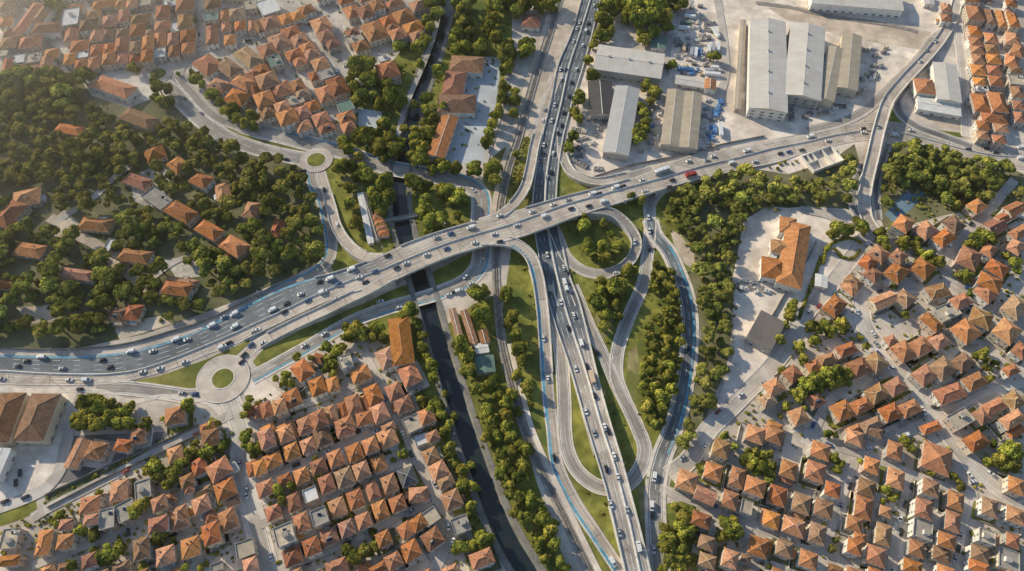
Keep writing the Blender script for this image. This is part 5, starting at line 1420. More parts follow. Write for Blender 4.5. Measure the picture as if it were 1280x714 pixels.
def tree(kind, x, y, r, group, label=None, h=None):
    cr, tk = trnd.choice(KINDS[kind])
    o = bpy.data.objects.new(kind, None)
    o.location = (x, y, 0)
    o.rotation_euler = (0, 0, trnd.uniform(0, 2 * pi))
    hs = (h or 1.0) * trnd.uniform(.9, 1.2)
    o.scale = (r, r * trnd.uniform(.88, 1.12), r * hs)
    COL.objects.link(o)
    tag(o, label or group, 'tree', group)
    c = obj('crown', cr, o)
    obj('trunk', tk, o)
    TREES.append((x, y, r))
    GROUPED.setdefault(group, []).append(o)
    return o

# trees surveyed one by one: x y radius (survey-cell units, radius in cell units)
SINGLE = """
2,1|trees inside the leaf ramp|broadleaf_tree
355 420 42;358 380 30;455 393 26;495 450 24;380 478 26;375 533 38;460 515 36;528 508 34;470 567 32;415 560 20
2,1|trees between leaf ramp and hairpin|broadleaf_tree
595 272 32;645 285 28;440 690 38;500 700 26;570 640 42;540 690 34;610 625 26
2,2|trees in the middle of the interchange|broadleaf_tree
430 100 46;470 150 40;460 200 32;515 100 34;500 20 45;440 30 40;545 40 40;400 60 30;530 150 26
1,2|trees on the east canal bank|broadleaf_tree
1020 310 50;1050 350 40;1060 425 42;1100 50 48;1140 25 34;1130 150 54;1095 130 36;1100 520 40;1180 490 46;1210 540 36;1160 625 42;1170 680 40;1245 650 40;1250 50 42;1260 185 34;1245 20 30;1250 590 40;1240 700 40;1265 530 34
2,2|trees along the railway west of the blue ramp|broadleaf_tree
10 150 36;20 240 34;40 320 46;50 370 38;25 440 34;75 505 38;95 585 20;30 620 26;5 540 28
2,3|trees by the lower railway|broadleaf_tree
70 100 44;40 80 36;60 200 44;25 240 36;25 340 40;95 355 44;70 450 40;160 455 46;150 410 30;190 505 40;140 580 44;210 580 38;170 650 34;240 670 38;270 700 30;110 560 26;10 420 30;210 470 30
1,3|trees lining the canal's east edge|broadleaf_tree
1150 40 34;1195 30 40;1240 10 34;1270 50 40;1225 130 36;1240 190 40;1215 230 36;1270 210 34;1260 280 36;1275 330 34;1250 110 30;1170 15 28;1275 120 34
1,2|trees between terraces and canal|broadleaf_tree
765 130 46;735 160 34;830 245 30;830 310 34;850 345 26;875 395 40;885 460 34;905 590 46;940 530 22;925 640 36;830 570 26;870 620 34;800 190 34;960 690 30;985 640 24;815 560 24
1,2|trees in front of the civic hall|broadleaf_tree
500 225 48;460 250 38;530 240 42;610 215 44;580 250 34;640 265 34;450 210 30
1,2|trees behind the first canal-side villas|garden_tree
395 330 36;345 300 32;380 390 36;350 360 30;205 350 32;140 470 32;95 460 24;175 490 28;420 325 30;270 355 22;385 430 26;150 440 26;5 580 18;345 410 26;430 300 26
1,3|garden trees among the canal-side rows|garden_tree
740 122 30;680 150 18;715 130 20;110 310 44;180 290 32;130 362 34;70 330 22;308 240 30;292 148 24;540 615 46;480 640 44;580 595 38;580 525 26;450 610 34;8 100 34;720 355 20;440 590 24;505 640 40;350 470 20;740 455 20
1,3|trees at the canal end of the lower rows|broadleaf_tree
965 105 42;1030 215 40;1030 285 42;1085 290 32;1065 385 34;1025 590 46;1130 560 48;1080 580 40;995 600 30;1000 170 24;1075 180 24;1170 545 30;940 15 30;1060 430 26
1,1|park trees below the small roundabout|broadleaf_tree
430 130 42;480 105 34;555 165 42;465 215 34;650 210 56;575 240 30;600 300 46;660 265 40;460 300 34;495 400 40;530 120 30;640 300 34;620 340 30;500 160 30;400 130 26;440 90 30
1,1|park trees around the dark round bed|broadleaf_tree
785 200 46;850 205 30;920 212 26;840 275 36;840 340 44;862 395 44;925 378 42;960 245 44;1005 275 48;1005 360 28;850 435 20;895 395 30;930 255 30;1020 240 26
1,1|trees along the canal-side road|broadleaf_tree
830 75 44;800 100 34;880 130 34;940 118 34;995 130 36;1090 130 44;1185 150 46;1190 190 36;620 40 48;690 45 40;800 15 40;780 60 34;460 30 30;510 60 26;590 20 30;720 20 34;840 20 30;915 90 30;430 10 26;1210 120 26;640 80 28
1,0|trees on the northern slope by the canal|broadleaf_tree
520 365 62;555 330 44;565 420 52;500 440 40;660 435 36;680 500 48;620 530 38;720 510 38;790 520 26;850 500 38;845 540 32;885 590 36;840 615 30;800 655 36;855 660 40;640 625 40;550 690 58;440 705 36;610 660 30;670 690 36;715 700 30;715 230 34;712 335 24;530 480 40;500 500 30;470 400 30;590 480 30;930 540 30;740 640 26;510 690 34;800 690 40
1,0|tree row on the upper west canal bank|broadleaf_tree
880 30 48;905 85 40;850 112 36;870 150 34;850 210 36;815 260 44;820 315 28;890 20 36;920 10 34;905 365 38;830 180 26
1,0|trees between canal and upper school|broadleaf_tree
1040 60 44;1005 20 36;1040 130 46;1010 180 44;1060 175 36;1000 245 34;1050 240 34;1115 245 36;1075 20 36;985 200 30;1130 215 30;1020 90 34
1,0|tree row beside the school courtyard|broadleaf_tree
1190 50 54;1160 150 42;1195 215 44;1180 100 40;1255 265 40;1245 350 36;1235 435 34;1225 490 34;1210 545 34;1200 585 34;1180 625 34;1165 670 34;1150 710 34;1230 290 30;1265 220 32;1270 310 26;1260 30 40;1190 10 44
0,0|trees south of the hazy street|pine_tree
130 395 52;60 400 48;220 390 40;285 390 42;345 412 44;420 400 46;320 480 50;100 370 40;180 420 40;250 375 36;395 380 36;460 385 26;20 440 50;15 490 44;320 530 36;330 440 34
0,0|small street trees around the upper roundabout|garden_tree
668 345 28;760 362 16;880 355 14;800 455 44;780 490 34;840 450 34;810 510 36;850 500 26;985 400 36;965 375 28;1010 420 24;1180 560 40;1140 565 28
0,0|trees under the slope houses|broadleaf_tree
1070 480 34;1095 515 30;1035 468 26;1190 590 34;1225 615 32;1255 580 36;1120 545 28;1262 625 28;1150 575 24
0,0|trees among the hazy northern rows|garden_tree
290 30 46;965 95 22;265 35 34;310 45 28;660 90 18;430 290 14
2,0|great tree clump beside the yard|broadleaf_tree
610 90 62;660 60 66;720 60 60;690 120 64;630 130 58;750 110 54;580 100 44;700 170 40;770 150 34;640 170 36;655 200 36
2,0|tree row along the upper highway|broadleaf_tree
460 60 44;450 120 46;480 115 34;430 185 36;405 225 32;465 190 34;500 30 40;475 20 34;440 90 34;510 70 36;490 160 30;540 20 40;600 15 44;660 15 40;720 15 44;780 15 44;840 20 40;560 40 36;820 40 30;380 295 26;402 385 36;345 480 34;330 510 34;320 570 34;335 600 28;305 690 34;310 550 26;285 700 20;330 460 24
2,0|tree line between two yard halls|broadleaf_tree
670 430 34;710 462 34;690 500 26;640 530 26;655 570 32;668 610 32;630 640 30;615 665 32;645 670 30;625 700 30;800 320 26;780 330 20;1010 285 30;990 280 22;650 540 26;665 640 26;730 450 22
2,0|trees beside the upper railway|broadleaf_tree
50 30 54;20 60 44;80 20 40;170 25 44;150 40 34;210 10 34;75 230 46;60 265 36;85 250 34;0 270 34;10 500 36;5 560 30;15 460 28;110 20 36;200 40 26
2,1|trees beside the upper railway|broadleaf_tree
285 20 32;20 40 20;40 175 22
0,2|dark tree block by the two halls|broadleaf_tree
430 590 48;480 580 44;500 620 48;470 660 46;560 660 46;620 630 38;400 690 44;500 700 46;600 690 44;540 600 40;430 640 44;380 660 34;640 600 30;650 690 34;470 560 34;580 620 36
0,2|garden trees below the winding pavement|garden_tree
730 670 26;800 655 18;720 700 30;1240 560 22;930 590 36;950 610 28;1230 600 30;1050 690 30;1215 640 28;1080 680 20
0,3|trees at the head of the cutting gardens|garden_tree
770 190 50;735 210 36;795 230 40;870 215 44;900 175 36;960 120 36;1050 115 46;1100 85 38;1015 130 40;840 280 40;860 250 36;700 390 44;735 365 36;670 415 40;940 160 36;1120 70 28;880 100 24;970 70 24;1030 90 30
0,3|trees inside the cutting gardens|garden_tree
550 630 56;590 590 40;520 660 40;790 540 44;770 560 30;365 690 36;340 670 24;400 505 34;465 525 36;480 495 26;290 430 30;300 460 24;200 565 30;700 690 28;920 690 26;990 690 24;850 555 24;455 600 20;480 320 22;440 470 24;265 470 18;820 600 20;1010 500 22
0,3|trees left of the south avenue|garden_tree
1230 50 40;1260 100 38;1215 85 28;1255 130 24;1240 10 24
3,1|trees beside the car park drive|broadleaf_tree
345 432 46;395 435 34;465 415 36;450 380 26;485 430 26;320 450 26;560 440 30;580 480 34;600 510 26;670 490 32;690 510 24;740 505 30;800 560 34;850 590 36;770 540 28;745 480 26;820 590 26
3,1|trees among the upper sloping villas|garden_tree
1030 480 40;1080 465 42;1110 490 36;1000 500 30;990 665 36;960 650 26;1220 600 40;1250 630 26;1015 330 26;945 298 24;305 510 18;1055 440 26;640 700 20;1195 555 22
3,2|trees by the lower car park drive|broadleaf_tree
120 110 34;105 160 36;130 85 26;55 265 34;90 190 26;215 210 38;240 270 32;290 200 38;310 225 36;370 190 36;350 175 26;250 220 30;160 300 32;175 365 36;75 412 24;385 215 26
3,2|long tree clump among the sloping villas|broadleaf_tree
155 540 46;190 500 46;230 475 48;280 450 50;330 440 46;380 445 42;300 490 40;350 480 36;250 500 36;400 480 24;170 470 26
3,2|garden trees along the sloping streets|garden_tree
488 302 26;1022 30 28;1060 355 38;1092 320 24;1140 380 24;690 140 24;90 600 26;1085 410 30;470 250 18;190 605 18;1110 460 26;830 690 16;900 290 16;1200 390 18;70 640 16
3,3|trees in the corner garden by the wide junction|broadleaf_tree
1180 125 56;1150 165 46;1210 110 46;1215 160 44;1100 160 28;1240 130 40;1140 70 22;1190 190 40;1235 190 34
3,3|garden trees of the lower right blocks|garden_tree
30 180 26;15 225 34;10 260 26;585 305 32;632 340 26;578 362 24;970 290 24;820 215 22;325 600 26;350 555 20;840 520 20;458 432 18;1040 520 18;300 20 26;340 30 24;330 150 34;370 180 26;350 210 30;690 60 30;720 90 24;930 235 30;960 260 22;20 690 20;1140 660 18;470 160 18;10 130 26
2,3|trees at the lower edge of the wood|broadleaf_tree
865 455 52;900 430 36;840 490 36;890 510 44;850 530 36;820 385 26;870 410 30;1080 500 60;1055 465 40;1110 520 46;1050 540 36;1105 455 30
2,3|hedge trees above the first lower block|garden_tree
1165 150 34;1200 165 40;1240 190 40;1250 130 34;1215 115 28;1270 210 30;1180 110 26;1220 215 24;1110 85 24;1190 195 30;930 180 20;1060 30 24;920 560 24;950 620 20
2,3|trees in the corner below the frontage road|broadleaf_tree
770 500 34;790 545 42;760 590 40;800 600 42;850 600 40;830 650 40;790 660 42;760 700 34;840 700 36;870 640 30;755 540 26
"""
for blk in SINGLE.strip().split('\n'):
    if '|' in blk:
        cell, grp, kind = blk.split('|')
        cc, cr = map(int, cell.split(','))
        continue
    for it in blk.split(';'):
        x, y, r = map(float, it.split())
        px, py = PX(cc, cr, x, y)
        z = 5.0
        p = G(px, py, z)
        sc = (G(px + 5, py, z) - G(px - 5, py, z)).length / 10
        tree(kname(grp, kind), p.x, p.y, max(1.8, r / ZF * sc * 1.12), grp)
# woods: first the trees one can tell apart, the rest as one mass
WOODS = [
 ('pine_tree', 'pines of the western hill', 9.5, (4.0, 7.4), [(-30,115),(40,100),(75,108),(110,125),(150,150),(200,150),(235,160),(300,185),(340,192),(378,220),(398,258),(406,296),(398,325),(350,345),(300,367),(240,390),(180,410),(100,425),(40,420),(-30,425)]),
 ('pine_tree', 'trees of the eastern wood', 8.2, (3.6, 6.4), [(836,262),(852,242),(882,226),(935,221),(985,230),(1035,236),(1056,205),(1066,192),(1072,218),(1060,256),(1010,253),(960,258),(932,272),(920,300),(908,345),(908,385),(910,430),(902,470),(886,500),(872,535),(852,572),(844,560),(868,480),(880,430),(876,385),(874,350),(856,310),(838,285)]),
 ('pine_tree', 'trees of the wood beside the viaduct', 8.2, (3.8, 6.6), [(1112,190),(1140,181),(1180,190),(1225,200),(1262,222),(1278,245),(1258,250),(1225,256),(1195,250),(1175,258),(1162,244),(1148,232),(1132,236),(1108,262),(1098,250)]),
 ('broadleaf_tree', 'trees in the loop between hairpin and frontage road', 7.6, (3.4, 6.0), [(814,330),(835,335),(846,352),(850,400),(850,450),(840,500),(828,530),(808,535),(800,505),(802,470),(806,430),(812,405),(836,380),(830,366),(815,362)]),
]
CLEAR = [(42,262,26),(125,275,0),(165,237,16),(182,245,14),(20,245,14),(148,270,12),(92,278,12),(140,300,8),(105,318,8),(215,325,12),(190,320,9),(233,345,9),(60,110,6),(110,128,10),(150,138,14),(1125,255,14),(850,310,13),(862,328,10),(895,268,9),(880,272,7),(925,240,6),(35,330,0),(15,285,8),(115,375,6),(40,392,10),(60,392,10),(75,410,5),(72,278,14),(160,408,10),(195,400,8),(185,215,10),(120,120,8),(30,180,7),(75,210,6),(270,230,8),(205,270,9),(240,300,9),(300,280,8),(95,330,9),(60,330,8),(25,345,8),(110,250,8),(300,330,7),(260,370,8),(345,215,6)]
CLEARW = [(G(x, y), r * .58) for x, y, r in CLEAR if r]
mass = {'pine': [], 'leaf': []}
counts = {'pine_tree': 0, 'broadleaf_tree': 0}
for kind in counts:
    counts[kind] = sum(1 for o in COL.objects if o.type == 'EMPTY' and o.name.split('.')[0] == kind)
for kind, grp, sp, (r0, r1), poly in WOODS:
    wp = px_poly(poly, 4.0)
    x0, x1 = min(p[0] for p in wp), max(p[0] for p in wp)
    y0, y1 = min(p[1] for p in wp), max(p[1] for p in wp)
    pts = []
    for _ in range(9000):
        x, y = trnd.uniform(x0, x1), trnd.uniform(y0, y1)
        if not inpoly(x, y, wp): continue
        r = trnd.uniform(r0, r1) * (1 if trnd.random() > .15 else .6)
        if any(hypot(x - a, y - b_) < (r + c) * .68 for a, b_, c in pts): continue
        if any(abs(x - a) < 14 and abs(y - b_) < 14 and hypot(x - a, y - b_) < (r + c) * .5 for a, b_, c in TREES): continue
        if blocked(x, y, r * .62) or unseen_road(x, y, r * .5): continue
        if any((p - Vector((x, y, 0))).length < rr + r * .5 for p, rr in CLEARW): continue
        pts.append((x, y, r))
    pts.sort(key=lambda p: p[1])
    print(grp, len(pts))
    lim = {'pines of the western hill': 140, 'trees of the eastern wood': 85, 'trees of the wood beside the viaduct': 45}.get(grp, 20)
    for i, (x, y, r) in enumerate(pts):
        if i < lim:
            tree(kind, x, y, r, grp)
        else:
            TREES.append((x, y, r))
            mass['pine' if kind == 'pine_tree' else 'leaf'].append((x, y, r, grp))
def mass_mesh(name, label, items, sources, cat):
    import numpy as np
    V, Fc, MI, TN, off = [], [], [], [], 0
    cache = []
    for me in sources:
        a = np.empty(len(me.vertices) * 3); me.vertices.foreach_get('co', a)
        q = np.empty(len(me.polygons) * 4, dtype=np.int32); me.polygons.foreach_get('vertices', q)
        mi = np.empty(len(me.polygons), dtype=np.int32); me.polygons.foreach_get('material_index', mi)
        tn = np.empty(len(me.polygons)); me.attributes['tone'].data.foreach_get('value', tn)
        cache.append((a.reshape(-1, 3), q.reshape(-1, 4), mi, tn))
    for it in items:
        x, y, r = it[:3]
        a, q, mi, tn = cache[trnd.randrange(len(cache))]
        t, h = trnd.uniform(0, 2 * pi), trnd.uniform(.9, 1.2) * (it[4] if len(it) > 4 else 1)
        c, s_ = cos(t), sin(t)
        p = np.empty_like(a)
        p[:, 0] = x + r * (a[:, 0] * c - a[:, 1] * s_)
        p[:, 1] = y + r * (a[:, 0] * s_ + a[:, 1] * c)
        p[:, 2] = r * h * a[:, 2] - (it[5] if len(it) > 5 else 0)
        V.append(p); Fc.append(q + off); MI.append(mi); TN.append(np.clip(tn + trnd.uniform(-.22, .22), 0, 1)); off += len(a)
    if not V: return
    V, Fc = np.concatenate(V), np.concatenate(Fc)
    me = bpy.data.meshes.new(name)
    me.vertices.add(len(V)); me.vertices.foreach_set('co', V.ravel())
    me.loops.add(Fc.size); me.loops.foreach_set('vertex_index', Fc.ravel())
    me.polygons.add(len(Fc)); me.polygons.foreach_set('loop_start', np.arange(0, Fc.size, 4, dtype=np.int32))
    me.polygons.foreach_set('material_index', np.concatenate(MI))
    for m_ in sources[0].materials: me.materials.append(m_)
    tone_attr(me, np.concatenate(TN))
    me.update(calc_edges=True)
    return tag(obj(name, me), label, cat, kind='stuff')
for grp in {g[3] for g in mass['pine'] + mass['leaf']}:
    it = [g[:3] for g in mass['pine'] if g[3] == grp]
    mass_mesh('woodland', 'dense mass of the remaining ' + grp, it or [g[:3] for g in mass['leaf'] if g[3] == grp], FARPINE if it else FARLEAF, 'woodland')
# low shrubs and undergrowth
def scatter(name, label, polys, n, rr, hz, src, cat, gap=.5, roadgap=.4):
    it = []
    for poly in polys:
        wp = px_poly(poly)
        x0, x1 = min(p[0] for p in wp), max(p[0] for p in wp)
        y0, y1 = min(p[1] for p in wp), max(p[1] for p in wp)
        k = 0
        for _ in range(n * 6):
            if k >= n: break
            x, y = trnd.uniform(x0, x1), trnd.uniform(y0, y1)
            if not inpoly(x, y, wp) or blocked(x, y, gap - .6) or unseen_road(x, y, roadgap) or inpoly(x, y, CUT): continue
            r = trnd.uniform(*rr)
            it.append((x, y, r, 0, hz, r * hz * .45)); k += 1
    mass_mesh(name, label, it, src, cat)
scatter('undergrowth', 'low scrub and bushes under the western pines', [[(-20,110),(110,125),(230,160),(340,192),(398,258),(398,325),(300,367),(180,410),(-20,425)]], 420, (.8, 2.0), .7, FARPINE, 'undergrowth')
scatter('undergrowth', 'low scrub around the eastern woods', [[(838,262),(882,222),(1062,186),(1060,256),(932,272),(915,440),(850,575),(880,430),(850,300)], [(1105,190),(1278,215),(1275,255),(1110,268)]], 170, (.8, 1.9), .7, FARPINE, 'undergrowth')
scatter('undergrowth', 'weeds and bushes on the interchange lawns', [[(645,310),(860,240),(866,470),(828,600),(824,714),(740,714),(650,520)], [(408,205),(600,245),(595,300),(470,330)], [(560,405),(616,370),(640,500),(712,714),(672,714),(600,560)], [(604,205),(650,170),(690,179),(660,262)]], 110, (.5, 1.3), .6, FARLEAF, 'undergrowth')
scatter('shrubbery', 'garden shrubs between the houses of the canal-side quarter', [[(320,500),(440,400),(545,470),(610,690),(560,714),(345,714)], [(0,660),(250,520),(290,520),(310,714),(0,714)]], 330, (.5, 1.35), .75, FARLEAF, 'shrubbery')
scatter('shrubbery', 'garden shrubs between the houses of the eastern quarters', [[(845,590),(1040,350),(1160,240),(1280,260),(1280,714),(840,714)]], 560, (.5, 1.4), .75, FARLEAF, 'shrubbery')
scatter('shrubbery', 'bushes among the hazy northern houses and canal banks', [[(0,0),(400,0),(540,30),(500,180),(330,170),(240,70),(0,95)], [(480,100),(560,0),(640,0),(610,190),(470,190)]], 170, (.6, 1.5), .75, FARLEAF, 'shrubbery')
# clipped hedges round the car park drive
def hedge(label, pts, r):
    P = spline([[*G(x, y)] for x, y in pts], 1.1)
    o = mass_mesh('hedge', label, [(q[0], q[1], r, 0, .8, r * .3) for q in P], FARLEAF, 'hedge')
    o['kind'] = 'thing'
hedge('dark clipped hedge curving round the car park drive', [(1028,330),(1033,312),(1046,302),(1064,299),(1076,304)], 1.5)
hedge('short dark hedge closing the car park drive on its lower side', [(1043,312),(1052,322),(1064,324),(1074,314)], 1.5)
hedge('long dark hedge below the large orange building', [(1026,322),(1018,345),(1008,372),(998,398)], 1.5)
scatter('undergrowth', 'weeds in the bed of the old cutting', [[(60,622),(120,592),(205,555),(250,534),(251,540),(200,566),(130,597),(62,634)]], 60, (.6, 1.3), .6, FARLEAF, 'undergrowth')
# labels of the tree groups that are small enough to count from the left
for g, os_ in GROUPED.items():
    if len(os_) <= 40 and not any(g == w_[1] for w_ in WOODS):
        os_.sort(key=lambda o: o.location.x)
        for i, o in enumerate(os_):
            big = 'tall' if o.scale.x > 6 else 'small' if o.scale.x < 3.2 else 'round'
            o['label'] = '%s tree, %s from left, %s' % (big, ORD[i], ' '.join(g.split()[1:]) if g.split()[0] == 'trees' else ('one of the ' + g))
# ------------------------------------------------------------------ vehicles
def extrude_profile(mb, prof, w, m=0, inset=0.0, side=None):
    """prof: (x, z) outline, counter-clockwise seen from -y; width w"""
    n = len(prof)
    a = [(x, -w / 2 + inset * (1 if z > .9 else 0), z) for x, z in prof]
    b = [(x, w / 2 - inset * (1 if z > .9 else 0), z) for x, z in prof]
    for i in range(n):
        j = (i + 1) % n
        mb.face([a[i], b[i], b[j], a[j]][::-1], m if side is None else side(prof[i], prof[j]))
    mb.face(a, m)
    mb.face(b[::-1], m)
WHEEL = None
def wheel_mesh():
    b = MB()
    b.tube((0, -.11, 0), (0, .11, 0), .32, .32, 12, 0)
    b.tube((0, -.125, 0), (0, .125, 0), .19, .19, 8, 1)
    return b.mesh('wheel', [M['tyre'], M['rim']])
WHEEL = wheel_mesh()
def car_parts(kind):
    """body profile, glass, wheels (x positions, track), lamps"""
    body, glass, lampw, lampr = MB(), MB(), MB(), MB()
    if kind == 'car':
        l, w, h = 4.3, 1.78, 1.46
        extrude_profile(body, [(-2.15, .32), (2.1, .32), (2.15, .62), (2.0, .80), (.95, .93), (-1.75, .95), (-2.12, .84)], w)
        body.v = [(x, y * (.9 if abs(x) > 2 else 1), z) for x, y, z in body.v]
        # roof plate
        for q in ([(-1.15, -.62, 1.45), (.15, -.62, 1.46), (.15, .62, 1.46), (-1.15, .62, 1.45)],):
            body.face(q)
        R = [(-1.15, .62, 1.45), (.15, .62, 1.46)]
        B = [(-1.72, .80, .95), (.98, .80, .93)]
        glass.face([(.98, -.80, .93), (.98, .80, .93), (.15, .62, 1.455), (.15, -.62, 1.455)])
        glass.face([(-1.72, .80, .95), (-1.72, -.80, .95), (-1.15, -.62, 1.445), (-1.15, .62, 1.445)])
        for s in (1, -1):
            f = [(-1.72, -.8 * s, .95), (.98, -.8 * s, .93), (.15, -.62 * s, 1.455), (-1.15, -.62 * s, 1.445)]
            glass.face(f if s > 0 else f[::-1])
            body.face([(-.45, -.795 * s, .94), (-.37, -.795 * s, .94), (-.40, -.635 * s, 1.452), (-.48, -.635 * s, 1.452)][::s])
        wx, wy = (1.32, -1.3), .82
        ends = 2.12, -2.10, .66, .74
    elif kind == 'van':
        l, w, h = 5.2, 1.98, 2.25
        extrude_profile(body, [(-2.6, .35), (2.55, .35), (2.6, .75), (2.45, 1.05), (1.55, 1.22), (.95, 2.12), (.7, 2.2), (-2.5, 2.25), (-2.6, 2.1)], w, inset=.06)
        glass.face([(1.56, -.82, 1.27), (1.56, .82, 1.27), (1.0, .76, 2.10), (1.0, -.76, 2.10)])
        for s in (1, -1):
            f = [(.2, -.945 * s, 1.3), (1.35, -.945 * s, 1.3), (.95, -.94 * s, 1.95), (.2, -.94 * s, 1.95)]
            glass.face(f if s > 0 else f[::-1])
        glass.face([(-2.615, .75, 1.35), (-2.615, -.75, 1.35), (-2.615, -.75, 1.95), (-2.615, .75, 1.95)])
        wx, wy = (1.65, -1.6), .9
        ends = 2.57, -2.61, .85, .9
    elif kind == 'bus':
        l, w, h = 12.0, 2.55, 3.1
        extrude_profile(body, [(-6, .4), (5.9, .4), (6, .9), (5.95, 2.5), (5.75, 2.95), (5.4, 3.1), (-5.8, 3.1), (-6, 2.9)], w)
        for s in (1, -1):
            f = [(-5.6, -1.285 * s, 1.35), (5.5, -1.285 * s, 1.35), (5.5, -1.285 * s, 2.4), (-5.6, -1.285 * s, 2.4)]
            glass.face(f if s > 0 else f[::-1])
        glass.face([(6.0, -1.1, 1.2), (6.0, 1.1, 1.2), (5.97, 1.1, 2.5), (5.97, -1.1, 2.5)])
        for x in (-3.5, 0, 3):
            body.box(x - .8, x + .8, -.55, .55, 3.1, 3.3, 0)
        wx, wy = (3.9, -3.6), 1.15
        ends = 6.0, -6.01, .8, .9
    else:  # truck
        l, w, h = 8.5, 2.5, 3.3
        body.box(-4.2, 1.9, -1.22, 1.22, .95, 3.3, 0, bottom=True)
        body.box(-4.2, 4.0, -1.0, 1.0, .6, .95, 1)
        extrude_profile(body, [(2.1, .6), (4.2, .6), (4.25, 1.4), (4.0, 2.55), (3.6, 2.7), (2.1, 2.7)], 2.3)
        glass.face([(4.22, -1.0, 1.55), (4.22, 1.0, 1.55), (4.05, .95, 2.4), (4.05, -.95, 2.4)])
        for s in (1, -1):
            f = [(2.9, -1.165 * s, 1.5), (4.0, -1.165 * s, 1.5), (3.85, -1.165 * s, 2.35), (2.9, -1.165 * s, 2.35)]
            glass.face(f if s > 0 else f[::-1])
        wx, wy = (3.2, -2.6, -1.6), 1.05
        ends = 4.24, -4.21, .9, .9
    xf, xr, zf, zr = ends
    ww = w / 2 - .35
    for s in (1, -1):
        lampw.face([(xf + .012, s * ww - .2, zf - .09), (xf + .012, s * ww + .2, zf - .09), (xf + .012, s * ww + .2, zf + .09), (xf + .012, s * ww - .2, zf + .09)])
        lampr.face([(xr - .012, s * ww + .2, zr - .09), (xr - .012, s * ww - .2, zr - .09), (xr - .012, s * ww - .2, zr + .09), (xr - .012, s * ww + .2, zr + .09)])
    return body, glass, lampw, lampr, wx, wy, l, w
CARS = {}
for k in ('car', 'van', 'bus', 'truck'):
    body, glass, lw, lr, wx, wy, l, w = car_parts(k)
    CARS[k] = dict(body={c: body.mesh(k + '_body', [M['car_' + c], M['steel']]) for c in 'wskbrt'}, glass=glass.mesh('window', [M['carglass']]), lw=lw.mesh('headlight', [M['lampwhite']]), lr=lr.mesh('tail_lamp', [M['lampred']]), wx=wx, wy=wy, l=l)
CN = dict(w='white', s='silver', k='black', b='blue', r='red', t='tan')
VEH = []
def vehicle(kind, col, p, rz, where, road_key, wheels=True):
    c = CARS[kind]
    nm = dict(car='car', van='van', bus='bus', truck='truck')[kind]
    o = bpy.data.objects.new(nm, None)
    o.location = p
    o.rotation_euler = (0, 0, rz)
    COL.objects.link(o)
    o['category'] = nm
    o['group'] = 'vehicles on ' + where
    b = obj('body', c['body'][col], o)
    obj('window', c['glass'], o)
    obj('headlight', c['lw'], o)
    obj('tail_lamp', c['lr'], o)
    s = 1.0 if kind in ('car', 'van') else 1.45
    for x in c['wx']:
        for sd in (-1, 1):
            q = obj('wheel', WHEEL, o, (x, sd * c['wy'], .32 * s))
            q.scale = (s, 1, s)
    VEH.append((o, CN[col], kind, where))
    return o

